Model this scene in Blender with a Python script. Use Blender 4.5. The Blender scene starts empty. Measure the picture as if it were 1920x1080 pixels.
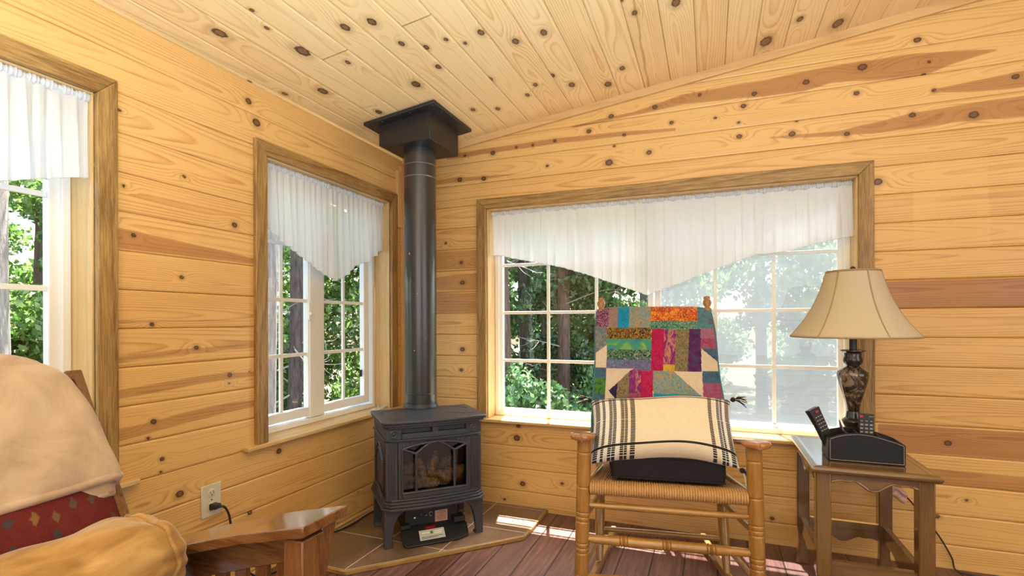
import bpy, bmesh, math, random
import numpy as np
from mathutils import Vector, Matrix
random.seed(7)
RNG = np.random.default_rng(11)
PI = math.pi
R = math.radians
sc = bpy.context.scene
col = sc.collection

# ------------------------------------------------------------------ camera
cam_data = bpy.data.cameras.new('camera')
cam = bpy.data.objects.new('camera', cam_data)
col.objects.link(cam)
CAM = Vector((1.75, -2.67, 1.051))
YAW, ROLL = R(21.3), R(0.23)
fwd = Vector((-math.sin(YAW), math.cos(YAW), 0)); rgt = Vector((math.cos(YAW), math.sin(YAW), 0)); upv = Vector((0, 0, 1))
r2 = rgt * math.cos(ROLL) - upv * math.sin(ROLL)
u2 = rgt * math.sin(ROLL) + upv * math.cos(ROLL)
cam.matrix_world = Matrix(((r2.x, u2.x, -fwd.x, CAM.x), (r2.y, u2.y, -fwd.y, CAM.y), (r2.z, u2.z, -fwd.z, CAM.z), (0, 0, 0, 1)))
cam_data.sensor_width = 36
cam_data.lens = 955 / 1920 * 36
cam_data.shift_y = 62.2 / 1920
cam_data.clip_start = 0.05
sc.camera = cam

# ------------------------------------------------------------------ colour management
vs = sc.view_settings
vs.view_transform = 'Standard'; vs.look = 'None'; vs.gamma = 1; vs.use_curve_mapping = False
vs.exposure = 0.42
sc.cycles.max_bounces = 8
sc.cycles.transparent_max_bounces = 16
sc.cycles.caustics_reflective = False
sc.cycles.caustics_refractive = False
sc.cycles.sample_clamp_indirect = 6.0

# ------------------------------------------------------------------ sky, sun, added fill lights inside the room
SUN_DIR = Vector((0.29, -1.0, -3.47)).normalized()
world = bpy.data.worlds.new('sky'); sc.world = world; world.use_nodes = True
wn = world.node_tree.nodes; wl = world.node_tree.links
bg = wn['Background']
sky = wn.new('ShaderNodeTexSky'); sky.sky_type = 'NISHITA'; sky.sun_disc = False
sky.sun_elevation = R(62); sky.sun_rotation = R(16); sky.air_density = 1.2; sky.dust_density = 2.5
wl.new(sky.outputs[0], bg.inputs[0]); bg.inputs[1].default_value = 0.62

def add_light(name, kind, loc, direction, energy, color=(1, 1, 1), size=(1, 1), angle=None):
    d = bpy.data.lights.new(name, kind); d.energy = energy; d.color = color
    if kind == 'AREA':
        d.shape = 'RECTANGLE'; d.size, d.size_y = size
    if angle is not None: d.angle = angle
    o = bpy.data.objects.new(name, d); col.objects.link(o)
    o.location = loc
    o.rotation_euler = Vector(direction).to_track_quat('-Z', 'Y').to_euler()
    return o
add_light('sun', 'SUN', (0, 3, 8), SUN_DIR, 36.0, (1.0, 0.97, 0.92), angle=R(0.55))
add_light('rear_fill_panel', 'AREA', (2.3, -5.88, 1.35), (0, 1, 0.05), 44, (0.74, 0.88, 1.0), (3.4, 1.7))  # added fill panel behind the camera, no window is built here
add_light('side_fill_panel', 'AREA', (4.68, -2.9, 1.45), (-1, 0.1, 0.05), 28, (0.74, 0.88, 1.0), (2.6, 1.7))  # added fill panel beside the camera, the wall has no opening
add_light('ceiling_bounce_fill', 'AREA', (1.9, -2.85, 0.9), (0, -0.14, 1), 125, (0.76, 0.89, 1.0), (1.1, 0.9))  # bare area light added in place of ceiling bounce, no fixture

# ------------------------------------------------------------------ helpers: objects
def tag(o, label=None, cat=None, group=None, kind=None):
    if label: o['label'] = label
    if cat: o['category'] = cat
    if group: o['group'] = group
    if kind: o['kind'] = kind
    return o
def empty(name, loc, label=None, cat=None, group=None, kind=None):
    o = bpy.data.objects.new(name, None); col.objects.link(o); o.location = loc
    o.empty_display_size = 0.05
    return tag(o, label, cat, group, kind)
def world_loc(o):
    v = Vector((0, 0, 0))
    while o is not None:
        v = v + o.location; o = o.parent
    return v

class MB:
    """collects geometry in world coordinates"""
    def __init__(s): s.v = []; s.f = []; s.m = []
    def add(s, verts, faces, mi=0):
        b = len(s.v); s.v.extend([tuple(p) for p in verts])
        s.f.extend([tuple(i + b for i in f) for f in faces]); s.m.extend([mi] * len(faces)); return s
    def box(s, a, b, mi=0):
        x0, y0, z0 = a; x1, y1, z1 = b
        return s.hexa([(x0, y0, z0), (x1, y0, z0), (x1, y1, z0), (x0, y1, z0), (x0, y0, z1), (x1, y0, z1), (x1, y1, z1), (x0, y1, z1)], mi)
    def hexa(s, p, mi=0):
        return s.add(p, [(3, 2, 1, 0), (4, 5, 6, 7), (0, 1, 5, 4), (1, 2, 6, 5), (2, 3, 7, 6), (3, 0, 4, 7)], mi)
    def bar(s, p, q, w, h, upd=(0, 0, 1), mi=0):
        p, q = Vector(p), Vector(q); t = (q - p).normalized(); u = Vector(upd)
        sd = t.cross(u).normalized() * (w / 2); up2 = sd.cross(t).normalized() * (h / 2)
        P = [p - sd - up2, p + sd - up2, q + sd - up2, q - sd - up2, p - sd + up2, p + sd + up2, q + sd + up2, q - sd + up2]
        return s.hexa(P, mi)
    def prism(s, poly, off, mi=0):
        """poly: list of 3D points, off: 3D vector"""
        n = len(poly); o = Vector(off)
        vv = [Vector(p) for p in poly] + [Vector(p) + o for p in poly]
        ff = [tuple(range(n))[::-1], tuple(range(n, 2 * n))] + [(i, (i + 1) % n, n + (i + 1) % n, n + i) for i in range(n)]
        return s.add(vv, ff, mi)
    def tube(s, pts, rad, seg=10, mi=0, caps=True, flat=None):
        pts = [Vector(p) for p in pts]; n = len(pts)
        if not hasattr(rad, '__len__'): rad = [rad] * n
        b = []; ff = []
        ref = None
        for i, p in enumerate(pts):
            t = (pts[min(i + 1, n - 1)] - pts[max(i - 1, 0)]).normalized()
            if ref is None:
                ref = Vector((0, 0, 1)) if abs(t.z) < 0.9 else Vector((1, 0, 0))
            a = (ref - t * ref.dot(t)).normalized(); ref = a; c = t.cross(a)
            for k in range(seg):
                an = 2 * PI * k / seg
                b.append(p + (a * math.cos(an) + c * math.sin(an) * (flat or 1)) * rad[i])
        for i in range(n - 1):
            for k in range(seg):
                k2 = (k + 1) % seg
                ff.append((i * seg + k, i * seg + k2, (i + 1) * seg + k2, (i + 1) * seg + k))
        if caps:
            ff.append(tuple(range(seg))[::-1]); ff.append(tuple((n - 1) * seg + k for k in range(seg)))
        return s.add(b, ff, mi)
    def lathe(s, c, prof, seg=28, axis=(0, 0, 1), mi=0, capb=True, capt=True):
        """prof: [(r, h)] along axis from c"""
        ax = Vector(axis).normalized(); a = Vector((1, 0, 0)) if abs(ax.x) < 0.9 else Vector((0, 1, 0))
        a = (a - ax * a.dot(ax)).normalized(); b2 = ax.cross(a); c = Vector(c)
        vv = []; ff = []; n = len(prof)
        for r_, h in prof:
            for k in range(seg):
                an = 2 * PI * k / seg
                vv.append(c + ax * h + (a * math.cos(an) + b2 * math.sin(an)) * r_)
        for i in range(n - 1):
            for k in range(seg):
                k2 = (k + 1) % seg
                ff.append((i * seg + k, i * seg + k2, (i + 1) * seg + k2, (i + 1) * seg + k))
        if capb: ff.append(tuple(range(seg))[::-1])
        if capt: ff.append(tuple((n - 1) * seg + k for k in range(seg)))
        return s.add(vv, ff, mi)
    def grid(s, fn, nu, nv, mi=None, both=False):
        vv = [fn(i / nu, j / nv) for j in range(nv + 1) for i in range(nu + 1)]
        b = len(s.v); s.v.extend([tuple(p) for p in vv])
        for j in range(nv):
            for i in range(nu):
                s.f.append((b + j * (nu + 1) + i, b + j * (nu + 1) + i + 1, b + (j + 1) * (nu + 1) + i + 1, b + (j + 1) * (nu + 1) + i))
                s.m.append(0 if mi is None else mi((i + .5) / nu, (j + .5) / nv))
        return s
    def build(s, name, mats, parent=None, bevel=0, seg=2, smooth=True, ang=35, solid=0, subsurf=0, weld=False):
        if not isinstance(mats, (list, tuple)): mats = [mats]
        org = world_loc(parent) if parent is not None else None
        me = bpy.data.meshes.new(name)
        vv = s.v if org is None else [(p[0] - org.x, p[1] - org.y, p[2] - org.z) for p in s.v]
        me.from_pydata(vv, [], s.f)
        for m in mats: me.materials.append(m)
        me.polygons.foreach_set('material_index', s.m)
        if weld or True:
            bm = bmesh.new(); bm.from_mesh(me)
            if weld: bmesh.ops.remove_doubles(bm, verts=bm.verts, dist=1e-5)
            bmesh.ops.recalc_face_normals(bm, faces=bm.faces)
            bm.to_mesh(me); bm.free()
        if smooth:
            me.polygons.foreach_set('use_smooth', [True] * len(me.polygons))
            me.set_sharp_from_angle(angle=R(ang))
        o = bpy.data.objects.new(name, me); col.objects.link(o)
        if parent is not None: o.parent = parent
        if solid:
            md = o.modifiers.new('solid', 'SOLIDIFY'); md.thickness = solid; md.offset = 0
        if bevel:
            md = o.modifiers.new('bevel', 'BEVEL'); md.width = bevel; md.segments = seg; md.limit_method = 'ANGLE'; md.angle_limit = R(40)
            md.harden_normals = False
        if subsurf:
            md = o.modifiers.new('sub', 'SUBSURF'); md.levels = subsurf; md.render_levels = subsurf
        me.update()
        return o

def bez(p0, p1, p2, p3, n=16):
    p0, p1, p2, p3 = map(Vector, (p0, p1, p2, p3)); o = []
    for i in range(n + 1):
        t = i / n; o.append(p0 * (1 - t) ** 3 + p1 * 3 * t * (1 - t) ** 2 + p2 * 3 * t * t * (1 - t) + p3 * t ** 3)
    return o
def crom(pts, n=8):
    P = [Vector(p) for p in pts]; P = [P[0] * 2 - P[1]] + P + [P[-1] * 2 - P[-2]]; o = []
    for i in range(1, len(P) - 2):
        for k in range(n):
            t = k / n
            o.append(0.5 * ((2 * P[i]) + (P[i + 1] - P[i - 1]) * t + (2 * P[i - 1] - 5 * P[i] + 4 * P[i + 1] - P[i + 2]) * t * t + (3 * P[i] - P[i - 1] - 3 * P[i + 1] + P[i + 2]) * t ** 3))
    o.append(P[-2]); return o

# ------------------------------------------------------------------ helpers: materials
class NT:
    def __init__(s, name):
        s.mat = bpy.data.materials.new(name); s.mat.use_nodes = True
        s.t = s.mat.node_tree; s.n = s.t.nodes; s.l = s.t.links
        s.b = s.n['Principled BSDF']; s.out = s.n['Material Output']
    def new(s, typ, **kw):
        nd = s.n.new(typ)
        for k, v in kw.items(): setattr(nd, k, v)
        return nd
    def link(s, a, b): s.l.new(a, b)
    def val(s, sock, v):
        if hasattr(v, 'is_output') or isinstance(v, bpy.types.NodeSocket): s.l.new(v, sock)
        else: sock.default_value = v
    def math(s, op, a, b=0.0, c=0.0, clamp=False):
        nd = s.new('ShaderNodeMath', operation=op); nd.use_clamp = clamp
        s.val(nd.inputs[0], a); s.val(nd.inputs[1], b)
        if op in ('MULTIPLY_ADD', 'COMPARE', 'SMOOTH_MIN'): s.val(nd.inputs[2], c)
        return nd.outputs[0]
    def mix(s, f, a, b, mode='MIX'):
        nd = s.new('ShaderNodeMix', data_type='RGBA', blend_type=mode)
        s.val(nd.inputs[0], f)
        for sk, v in ((nd.inputs[6], a), (nd.inputs[7], b)):
            if isinstance(v, bpy.types.NodeSocket): s.l.new(v, sk)
            else: sk.default_value = (*v, 1) if len(v) == 3 else v
        return nd.outputs[2]
    def ramp(s, f, stops, interp='LINEAR'):
        nd = s.new('ShaderNodeValToRGB'); nd.color_ramp.interpolation = interp
        el = nd.color_ramp.elements
        while len(el) < len(stops): el.new(0.5)
        for e, (p, c) in zip(el, stops):
            e.position = p; e.color = (c, c, c, 1) if not hasattr(c, '__len__') else (*c, 1)
        s.val(nd.inputs[0], f); return nd.outputs[0]
    def coord(s, which='Object', scale=(1, 1, 1), rot=(0, 0, 0), loc=(0, 0, 0)):
        tc = s.new('ShaderNodeTexCoord'); mp = s.new('ShaderNodeMapping')
        mp.inputs['Scale'].default_value = scale; mp.inputs['Rotation'].default_value = rot; mp.inputs['Location'].default_value = loc
        s.l.new(tc.outputs[which], mp.inputs[0]); return mp.outputs[0]
    def noise(s, vec, scale=5, detail=3, rough=0.55, dist=0.0):
        nd = s.new('ShaderNodeTexNoise'); s.l.new(vec, nd.inputs['Vector'])
        nd.inputs['Scale'].default_value = scale; nd.inputs['Detail'].default_value = detail
        nd.inputs['Roughness'].default_value = rough; nd.inputs['Distortion'].default_value = dist
        return nd.outputs['Fac']
    def bump(s, h, strength=0.2, dist=0.002):
        nd = s.new('ShaderNodeBump'); nd.inputs['Strength'].default_value = strength; nd.inputs['Distance'].default_value = dist
        s.l.new(h, nd.inputs['Height']); s.l.new(nd.outputs[0], s.b.inputs['Normal'])
    def set(s, color=None, rough=None, metal=None, spec=None, **kw):
        if color is not None:
            if isinstance(color, bpy.types.NodeSocket): s.l.new(color, s.b.inputs['Base Color'])
            else: s.b.inputs['Base Color'].default_value = (*color, 1)
        for k, v in (('Roughness', rough), ('Metallic', metal), ('Specular IOR Level', spec)):
            if v is not None: s.val(s.b.inputs[k], v)
        for k, v in kw.items(): s.val(s.b.inputs[k.replace('_', ' ')], v)
        return s.mat

def plain(name, color, rough=0.5, metal=0.0, spec=0.5, var=0.06, scale=30, bump=0.0):
    t = NT(name); v = t.coord(); n = t.noise(v, scale, 3)
    c = t.mix(n, tuple(x * (1 - var) for x in color), tuple(min(1, x * (1 + var)) for x in color))
    if bump: t.bump(n, bump, 0.001)
    return t.set(c, rough, metal, spec)

def wood(name, light, dark, stretch=(30, 30, 2.0), rough=0.35, rings=9.0, contrast=1.0, coat=0.0, pores=0.35, rot=(0, 0, 0)):
    """stretch: low value along the grain"""
    t = NT(name); v = t.coord('Object', tuple(x / 10 for x in stretch), rot)
    n = t.noise(v, 1.6, 2, 0.5)
    ph = t.math('FRACT', t.math('MULTIPLY', n, rings))
    ring = t.ramp(ph, [(0, 0.0), (0.45, 0.15), (0.85, 0.9), (1.0, 0.0)])
    v2 = t.coord('Object', stretch, rot); f = t.noise(v2, 7.0, 3, 0.6)
    fine = t.ramp(f, [(0.35, 0.0), (0.62, 1.0)])
    a = t.math('ADD', t.math('MULTIPLY', ring, 0.55 * contrast), t.math('MULTIPLY', fine, pores), clamp=True)
    big = t.noise(t.coord('Object', (3, 3, 3)), 1.5, 2)
    a = t.math('ADD', a, t.math('MULTIPLY', t.math('SUBTRACT', big, 0.5), 0.5), clamp=True)
    c = t.mix(a, light, dark)
    t.bump(f, 0.08, 0.001)
    return t.set(c, rough, 0, 0.5, Coat_Weight=coat, Coat_Roughness=0.12)

# ------------------------------------------------------------------ knotty pine boards (walls and ceiling)
def pine_material(name, pale, orange, heartc, knotc, rough=0.42):
    t = NT(name)
    def attr(n): 
        a = t.new('ShaderNodeAttribute'); a.attribute_type = 'GEOMETRY'; a.attribute_name = n; return a
    w = attr('wood'); sp = t.new('ShaderNodeSeparateColor'); t.link(w.outputs['Color'], sp.inputs[0])
    heart, dn, tint, joint = sp.outputs[0], sp.outputs[1], sp.outputs[2], w.outputs['Alpha']
    ph = attr('phase').outputs['Fac']; suv = attr('suv').outputs['Vector']
    mp = t.new('ShaderNodeMapping'); mp.inputs['Scale'].default_value = (2.0, 70, 1); t.link(suv, mp.inputs[0])
    fine = t.noise(mp.outputs[0], 4, 4, 0.6)
    mp2 = t.new('ShaderNodeMapping'); mp2.inputs['Scale'].default_value = (1.6, 14, 1); t.link(suv, mp2.inputs[0])
    mid = t.noise(mp2.outputs[0], 2.2, 3, 0.55)
    phn = t.math('ADD', ph, t.math('MULTIPLY', fine, 0.22))
    fr = t.math('FRACT', phn)
    ring = t.ramp(fr, [(0, 0.0), (0.5, 0.12), (0.86, 0.95), (0.93, 0.85), (1.0, 0.0)])
    amt = t.math('MULTIPLY', ring, t.ramp(mid, [(0.3, 0.22), (0.7, 0.9)]))
    amt = t.math('ADD', amt, t.math('MULTIPLY', t.math('SUBTRACT', fine, 0.5), 0.55))
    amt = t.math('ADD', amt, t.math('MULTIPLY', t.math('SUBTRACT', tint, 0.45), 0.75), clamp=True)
    base = t.mix(amt, pale, orange)
    hn = t.math('ADD', heart, t.math('MULTIPLY', t.math('SUBTRACT', mid, 0.5), 0.25))
    hf = t.ramp(hn, [(0.46, 0.0), (0.56, 0.62), (0.95, 0.92)])
    hdark = t.mix(amt, heartc, tuple(c * 0.55 for c in heartc))
    base = t.mix(hf, base, hdark)
    # knots: dn is distance in knot radii (0..4 stored /4)
    d4 = t.math('MULTIPLY', dn, 4.0)
    knn = t.noise(t.coord('Object', (1, 1, 1)), 90, 2)
    d4 = t.math('ADD', d4, t.math('MULTIPLY', t.math('SUBTRACT', knn, 0.5), 0.55))
    halo = t.ramp(t.math('DIVIDE', d4, 4.0), [(0.2, 0.75), (0.3, 0.42), (0.62, 0.0)])
    base = t.mix(halo, base, tuple(c * 0.75 for c in heartc))
    core = t.ramp(t.math('DIVIDE', d4, 4.0), [(0.0, 0.72), (0.13, 0.62), (0.2, 1.0), (0.235, 0.95), (0.285, 0.0)])
    base = t.mix(core, base, knotc)
    base = t.mix(joint, base, (0.16, 0.08, 0.03))
    t.bump(ring, 0.05, 0.0008)
    return t.set(base, rough, 0, 0.45, Coat_Weight=0.25, Coat_Roughness=0.3)

def vnoise(x, y, seed):
    g = np.random.default_rng(seed).random((64, 64)); xi = np.floor(x).astype(int); yi = np.floor(y).astype(int)
    fx = x - xi; fy = y - yi; fx = fx * fx * (3 - 2 * fx); fy = fy * fy * (3 - 2 * fy)
    a = g[xi % 64, yi % 64]; b = g[(xi + 1) % 64, yi % 64]; c = g[xi % 64, (yi + 1) % 64]; d = g[(xi + 1) % 64, (yi + 1) % 64]
    return (a * (1 - fx) + b * fx) * (1 - fy) + (c * (1 - fx) + d * fx) * fy

def pine_surface(name, mat, grooves, u0, u1, fmap, holes=(), knots=(), hearts=(), tints=None, top=None, du=0.007, seed=1,
                 extra_knots=0, butts=(), pales=(), groove=0.007, squash=1.25):
    us = np.arange(u0, u1 + 1e-6, du)
    edges = [e for h in holes for e in h[:2]] + [b[0] + s * 0.0012 for b in butts for s in (-1, 1)] + [u0, u1]
    us = np.unique(np.round(np.concatenate([us, edges]), 5)); us = us[(us >= u0 - 1e-6) & (us <= u1 + 1e-6)]
    vs_, dep = [], []
    for a, b in zip(grooves[:-1], grooves[1:]):
        vs_.extend([a, a + .0005, a + .0009, b - .0009, b - .0005]); dep.extend([.010, .008, .0024, .0024, .008])
        inner = np.linspace(a + 0.0029, b - 0.0029, 17)
        vs_.extend(inner); dep.extend([0.0] * len(inner))
    vs_.append(grooves[-1]); dep.append(.010)
    for h in holes:
        for e in h[2:4]:
            if min(abs(np.array(vs_) - e)) > 1e-4: vs_.append(e); dep.append(0.0)
    o = np.argsort(vs_); v1 = np.array(vs_)[o]; d1 = np.array(dep)[o]
    U, V = np.meshgrid(us, v1); D = np.repeat(d1[:, None], len(us), 1)
    gr = np.array(grooves); bid = np.clip(np.searchsorted(gr, V + 1e-6) - 1, 0, len(gr) - 2)
    rg = np.random.default_rng(seed); nb = len(gr)
    seg = np.zeros_like(bid)
    for bu, bb in butts: seg = seg + ((bid == bb) & (U > bu))
    key = bid + 100 * seg; nk = 400
    d0 = rg.uniform(0.012, 0.075, nk); sl = rg.uniform(-0.022, 0.022, nk); vc = rg.uniform(-0.035, 0.035, nk); off = rg.uniform(0, 20, nk)
    sp = rg.uniform(0.0055, 0.0095, nk)
    vm = V - (gr[bid] + gr[bid + 1]) / 2 - vc[key]
    dd = d0[key] + sl[key] * (U - (u0 + u1) / 2) + 0.03 * (vnoise(U * 1.6 + off[key], key * 1.0 + 0.5, seed + 5) - 0.5)
    ph = np.sqrt(vm ** 2 + dd ** 2) / sp[key] + 1.3 * vnoise(U * 3.0, V * 22 + off[key], seed + 6)
    kn = [(a, b, c * 0.78) for a, b, c in knots]
    for _ in range(extra_knots):
        kn.append((rg.uniform(u0, u1), rg.uniform(gr[0], gr[-1]), rg.uniform(0.004, 0.009)))
    dn = np.full(U.shape, 4.0)
    kb = [np.searchsorted(gr, k[1]) - 1 for k in kn]
    for (ku, kv, kr), b in zip(kn, kb):
        same = bid == b
        q = np.sqrt(((U - ku) / (kr * squash)) ** 2 + ((V - kv) / kr) ** 2)
        qq = np.where(same, q, 4.0)
        dn = np.minimum(dn, qq)
        ph = ph + np.where(same, 2.6 * np.exp(-((U - ku) / (kr * 6)) ** 2 - ((V - kv) / (kr * 2.4)) ** 2), 0)
    ht = np.zeros(U.shape)
    for pts, stg in hearts:
        P = np.array(pts); lo = np.interp(U, P[:, 0], P[:, 1]); hi = np.interp(U, P[:, 0], P[:, 2])
        wob = 0.006 * (vnoise(U * 9, V * 0 + 3, seed + 9) - 0.5)
        s = np.minimum(V - lo - wob, hi + wob - V); s = np.where((U < P[0, 0]) | (U > P[-1, 0]), -1, s)
        ht = np.maximum(ht, np.clip(0.5 + s / 0.016, 0, 1) * stg)
    tv = rg.uniform(0.2, 0.62, nk)[key]
    if tints:
        for b, x in tints.items(): tv = np.where(bid == b, x, tv)
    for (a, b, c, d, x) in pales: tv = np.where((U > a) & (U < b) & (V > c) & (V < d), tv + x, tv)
    jt = np.zeros(U.shape)
    for bu, bb in butts: jt = np.maximum(jt, ((bid == bb) & (abs(U - bu) < 0.0016)) * 0.8)
    X, Y, Z = fmap(U, V, D)
    nr, nc = U.shape
    idx = np.arange(nr * nc).reshape(nr, nc)
    q = np.stack([idx[:-1, :-1], idx[:-1, 1:], idx[1:, 1:], idx[1:, :-1]], -1).reshape(-1, 4)
    uc = (U[:-1, :-1] + U[1:, 1:]) / 2; vcn = (V[:-1, :-1] + V[1:, 1:]) / 2
    keep = np.ones(uc.shape, bool)
    for h in holes: keep &= ~((uc > h[0]) & (uc < h[1]) & (vcn > h[2]) & (vcn < h[3]))
    if top is not None: keep &= V[:-1, :-1] < top(uc) + 0.03
    q = q[keep.ravel()]
    used = np.unique(q); remap = np.full(nr * nc, -1); remap[used] = np.arange(len(used)); q = remap[q]
    co = np.stack([X, Y, Z], -1).reshape(-1, 3)[used].astype(np.float32)
    me = bpy.data.meshes.new(name)
    me.vertices.add(len(co)); me.vertices.foreach_set('co', co.ravel())
    me.loops.add(len(q) * 4); me.loops.foreach_set('vertex_index', q.astype(np.int32).ravel())
    me.polygons.add(len(q)); me.polygons.foreach_set('loop_start', np.arange(0, len(q) * 4, 4, dtype=np.int32))
    me.update(calc_edges=True)
    at = me.attributes.new('wood', 'FLOAT_COLOR', 'POINT')
    at.data.foreach_set('color', np.stack([ht, dn / 4, np.clip(tv, -1, 1), jt], -1).reshape(-1, 4)[used].astype(np.float32).ravel())
    at = me.attributes.new('phase', 'FLOAT', 'POINT'); at.data.foreach_set('value', ph.ravel()[used].astype(np.float32))
    at = me.attributes.new('suv', 'FLOAT_VECTOR', 'POINT')
    at.data.foreach_set('vector', np.stack([U + key * 3.7, V, key * 1.0], -1).reshape(-1, 3)[used].astype(np.float32).ravel())
    me.materials.append(mat); me.validate()
    ob = bpy.data.objects.new(name, me); col.objects.link(ob); ob['kind'] = 'structure'
    return ob

KL = [(1.126,1.951,.015),(1.087,1.878,.019),(1.613,1.727,.007),(1.193,1.435,.013),(1.410,1.212,.009),(1.572,1.336,.009),(1.514,1.045,.009),(1.356,.959,.01),(1.217,.845,.011),(1.220,.812,.006),(1.510,.717,.011),(1.528,.665,.007),(1.482,.584,.009),(1.486,.541,.006),(1.420,.445,.015),(.976,.49,.014)]
KB = [(1.900,2.074,.013),(1.775,2.036,.008),(1.879,1.998,.008),(1.881,1.931,.013),(1.704,2.160,.01),(1.947,2.125,.013),(2.162,2.143,.015),(2.381,2.171,.019),(2.622,2.149,.008),(2.603,2.098,.009),(2.359,2.059,.012),(2.124,1.970,.007),(2.105,1.913,.015),(2.322,1.883,.012),(2.563,1.931,.013),(2.772,1.901,.018),(2.638,2.026,.009),(2.907,2.035,.013),(2.581,2.251,.014),(2.437,1.657,.018),(1.270,2.120,.014),(1.491,2.133,.014),(1.151,2.058,.014),(1.336,2.013,.01),(1.571,2.043,.011),(.963,2.032,.01),(.739,2.026,.009),(.837,2.025,.009),(.596,2.011,.015),(.419,2.017,.009),(1.286,1.962,.008),(1.461,1.907,.014),(1.258,1.879,.02),(.92,1.901,.009),(.384,1.881,.016),(.538,1.871,.015),(.29,1.515,.009),(.392,1.396,.012),(.399,1.277,.016),(.397,.887,.016),(.389,.766,.012),(.745,.463,.012),(.735,.396,.019),(.769,.143,.016),(.997,.169,.01),(.659,.043,.008),(2.681,.529,.014),(2.743,.295,.007),(2.643,.215,.011),(2.016,.12,.01)]
KC = [(1.147,.303,.025),(1.176,.526,.017),(1.150,.623,.017),(.997,.392,.011),(.882,.163,.021),(.955,.02,.012),(.584,.241,.016),(.7,.525,.021),(.985,.639,.013),(.913,.705,.013),(.767,.677,.014),(.916,.795,.01),(.854,.847,.009),(.881,.929,.015),(.752,1.023,.016),(.746,1.140,.016),(.546,.82,.015),(.327,.629,.014),(.262,.737,.014),(.307,.915,.013),(.378,.98,.013),(.411,1.072,.015),(.273,1.130,.018),(.171,1.286,.02),(.282,1.373,.015),(.646,1.632,.02),(.671,1.482,.013),(1.377,.15,.021),(.127,1.986,.03),(.234,2.105,.015),(.097,2.269,.026)]
HB = [
 ([(1.05,2.092,2.096),(1.082,2.086,2.104),(1.386,2.106,2.129),(1.625,2.125,2.178),(1.926,2.108,2.183),(2.149,2.097,2.192),(2.265,2.120,2.197),(2.407,2.106,2.199),(2.552,2.093,2.197),(2.627,2.099,2.19),(2.691,2.121,2.183),(2.780,2.141,2.172),(2.858,2.155,2.160)], .9),
 ([(.3,2.005,2.036),(.504,2.008,2.044),(.964,2.012,2.046),(1.318,2.007,2.036),(1.593,1.999,2.018)], .85),
 ([(2.005,1.905,1.914),(2.222,1.880,1.903),(2.305,1.873,1.902),(2.406,1.871,1.919),(2.561,1.871,1.942),(2.744,1.879,1.952),(2.933,1.868,1.955),(4.7,1.86,1.955)], .9),
 ([(2.627,2.015,2.031),(2.78,1.995,2.045),(2.908,1.987,2.058),(3.4,1.985,2.055)], .85),
 ([(2.43,1.1,1.222),(4.7,1.1,1.222)], .95), ([(2.43,.478,.598),(4.7,.478,.598)], .85), ([(2.43,.352,.41),(2.6,.352,.42),(4.7,.352,.415)], .72),
 ([(0,1.86,1.885),(.35,1.862,1.9),(.6,1.866,1.885),(.8,1.872,1.878)], .75),
 ([(0,1.352,1.47),(.5,1.352,1.47)], .62), ([(0,1.1,1.222),(.5,1.1,1.222)], .66), ([(0,1.228,1.3),(.5,1.228,1.34)], .6)]
HL = [([(1.05,1.287,1.312),(1.112,1.287,1.317),(1.621,1.284,1.355)], .85),
 ([(1.05,.945,.965),(1.3,.93,.965),(1.65,.915,.95)], .58), ([(1.05,.825,.85),(1.3,.82,.86),(1.65,.8,.84)], .62), ([(1.05,.70,.735),(1.3,.69,.74),(1.65,.665,.715)], .62), ([(1.05,1.05,1.065),(1.65,1.04,1.065)], .56)]
M_wall = pine_material('pine_wall', (0.78, 0.475, 0.168), (0.50, 0.222, 0.054), (0.44, 0.19, 0.055), (0.075, 0.026, 0.012))
M_ceil = pine_material('pine_ceiling', (0.87, 0.655, 0.345), (0.64, 0.36, 0.11), (0.46, 0.25, 0.08), (0.075, 0.026, 0.012))
ROOM_X, ROOM_Y = 4.8, -6.0
CEIL0, CSL = 2.046, 0.128
ceil_z = lambda x: CEIL0 + CSL * x
W3 = (0.556, 2.362, 0.478, 1.692)          # big window opening: x0 x1 z0 z1
W2 = (0.15, 1.048, 0.53, 1.752)            # window in the left wall: -y range, z range
W1 = (1.686, 2.59, 0.53, 1.752)
g_back = [0.1005 + 0.1248 * k for k in range(-1, 22)]
g_left = [0.0312 + 0.1251 * k for k in range(-1, 17)]
g_ceil = [0.069 + 0.125 * k for k in range(-2, 39)]
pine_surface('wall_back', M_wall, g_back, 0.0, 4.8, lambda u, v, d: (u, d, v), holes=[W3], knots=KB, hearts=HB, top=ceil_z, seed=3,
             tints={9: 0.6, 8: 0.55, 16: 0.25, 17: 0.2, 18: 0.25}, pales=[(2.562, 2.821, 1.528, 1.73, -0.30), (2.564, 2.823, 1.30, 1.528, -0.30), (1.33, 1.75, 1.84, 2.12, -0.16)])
pine_surface('wall_left', M_wall, g_left, 0.0, 6.0, lambda u, v, d: (-d, -u, v), holes=[W2, W1], knots=KL, hearts=HL, top=lambda u: CEIL0 + 0 * u, seed=8, du=0.008, extra_knots=26)
pine_surface('ceiling', M_ceil, g_ceil, -0.1, 6.0, lambda u, v, d: (v, -u, CEIL0 + CSL * v + d), knots=KC, seed=14, du=0.008, extra_knots=110,
             hearts=[([(-.1, 1.45, 1.47), (.3, 1.46, 1.485), (.7, 1.48, 1.50), (1.2, 1.49, 1.515)], .6)],
             tints={13: 0.62, 14: 0.4, 15: 0.66, 12: 0.35, 4: 0.2, 5: 0.25, 6: 0.2, 7: 0.15, 8: 0.2}, butts=((1.063, 4), (1.072, 7)), squash=1.7)
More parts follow.
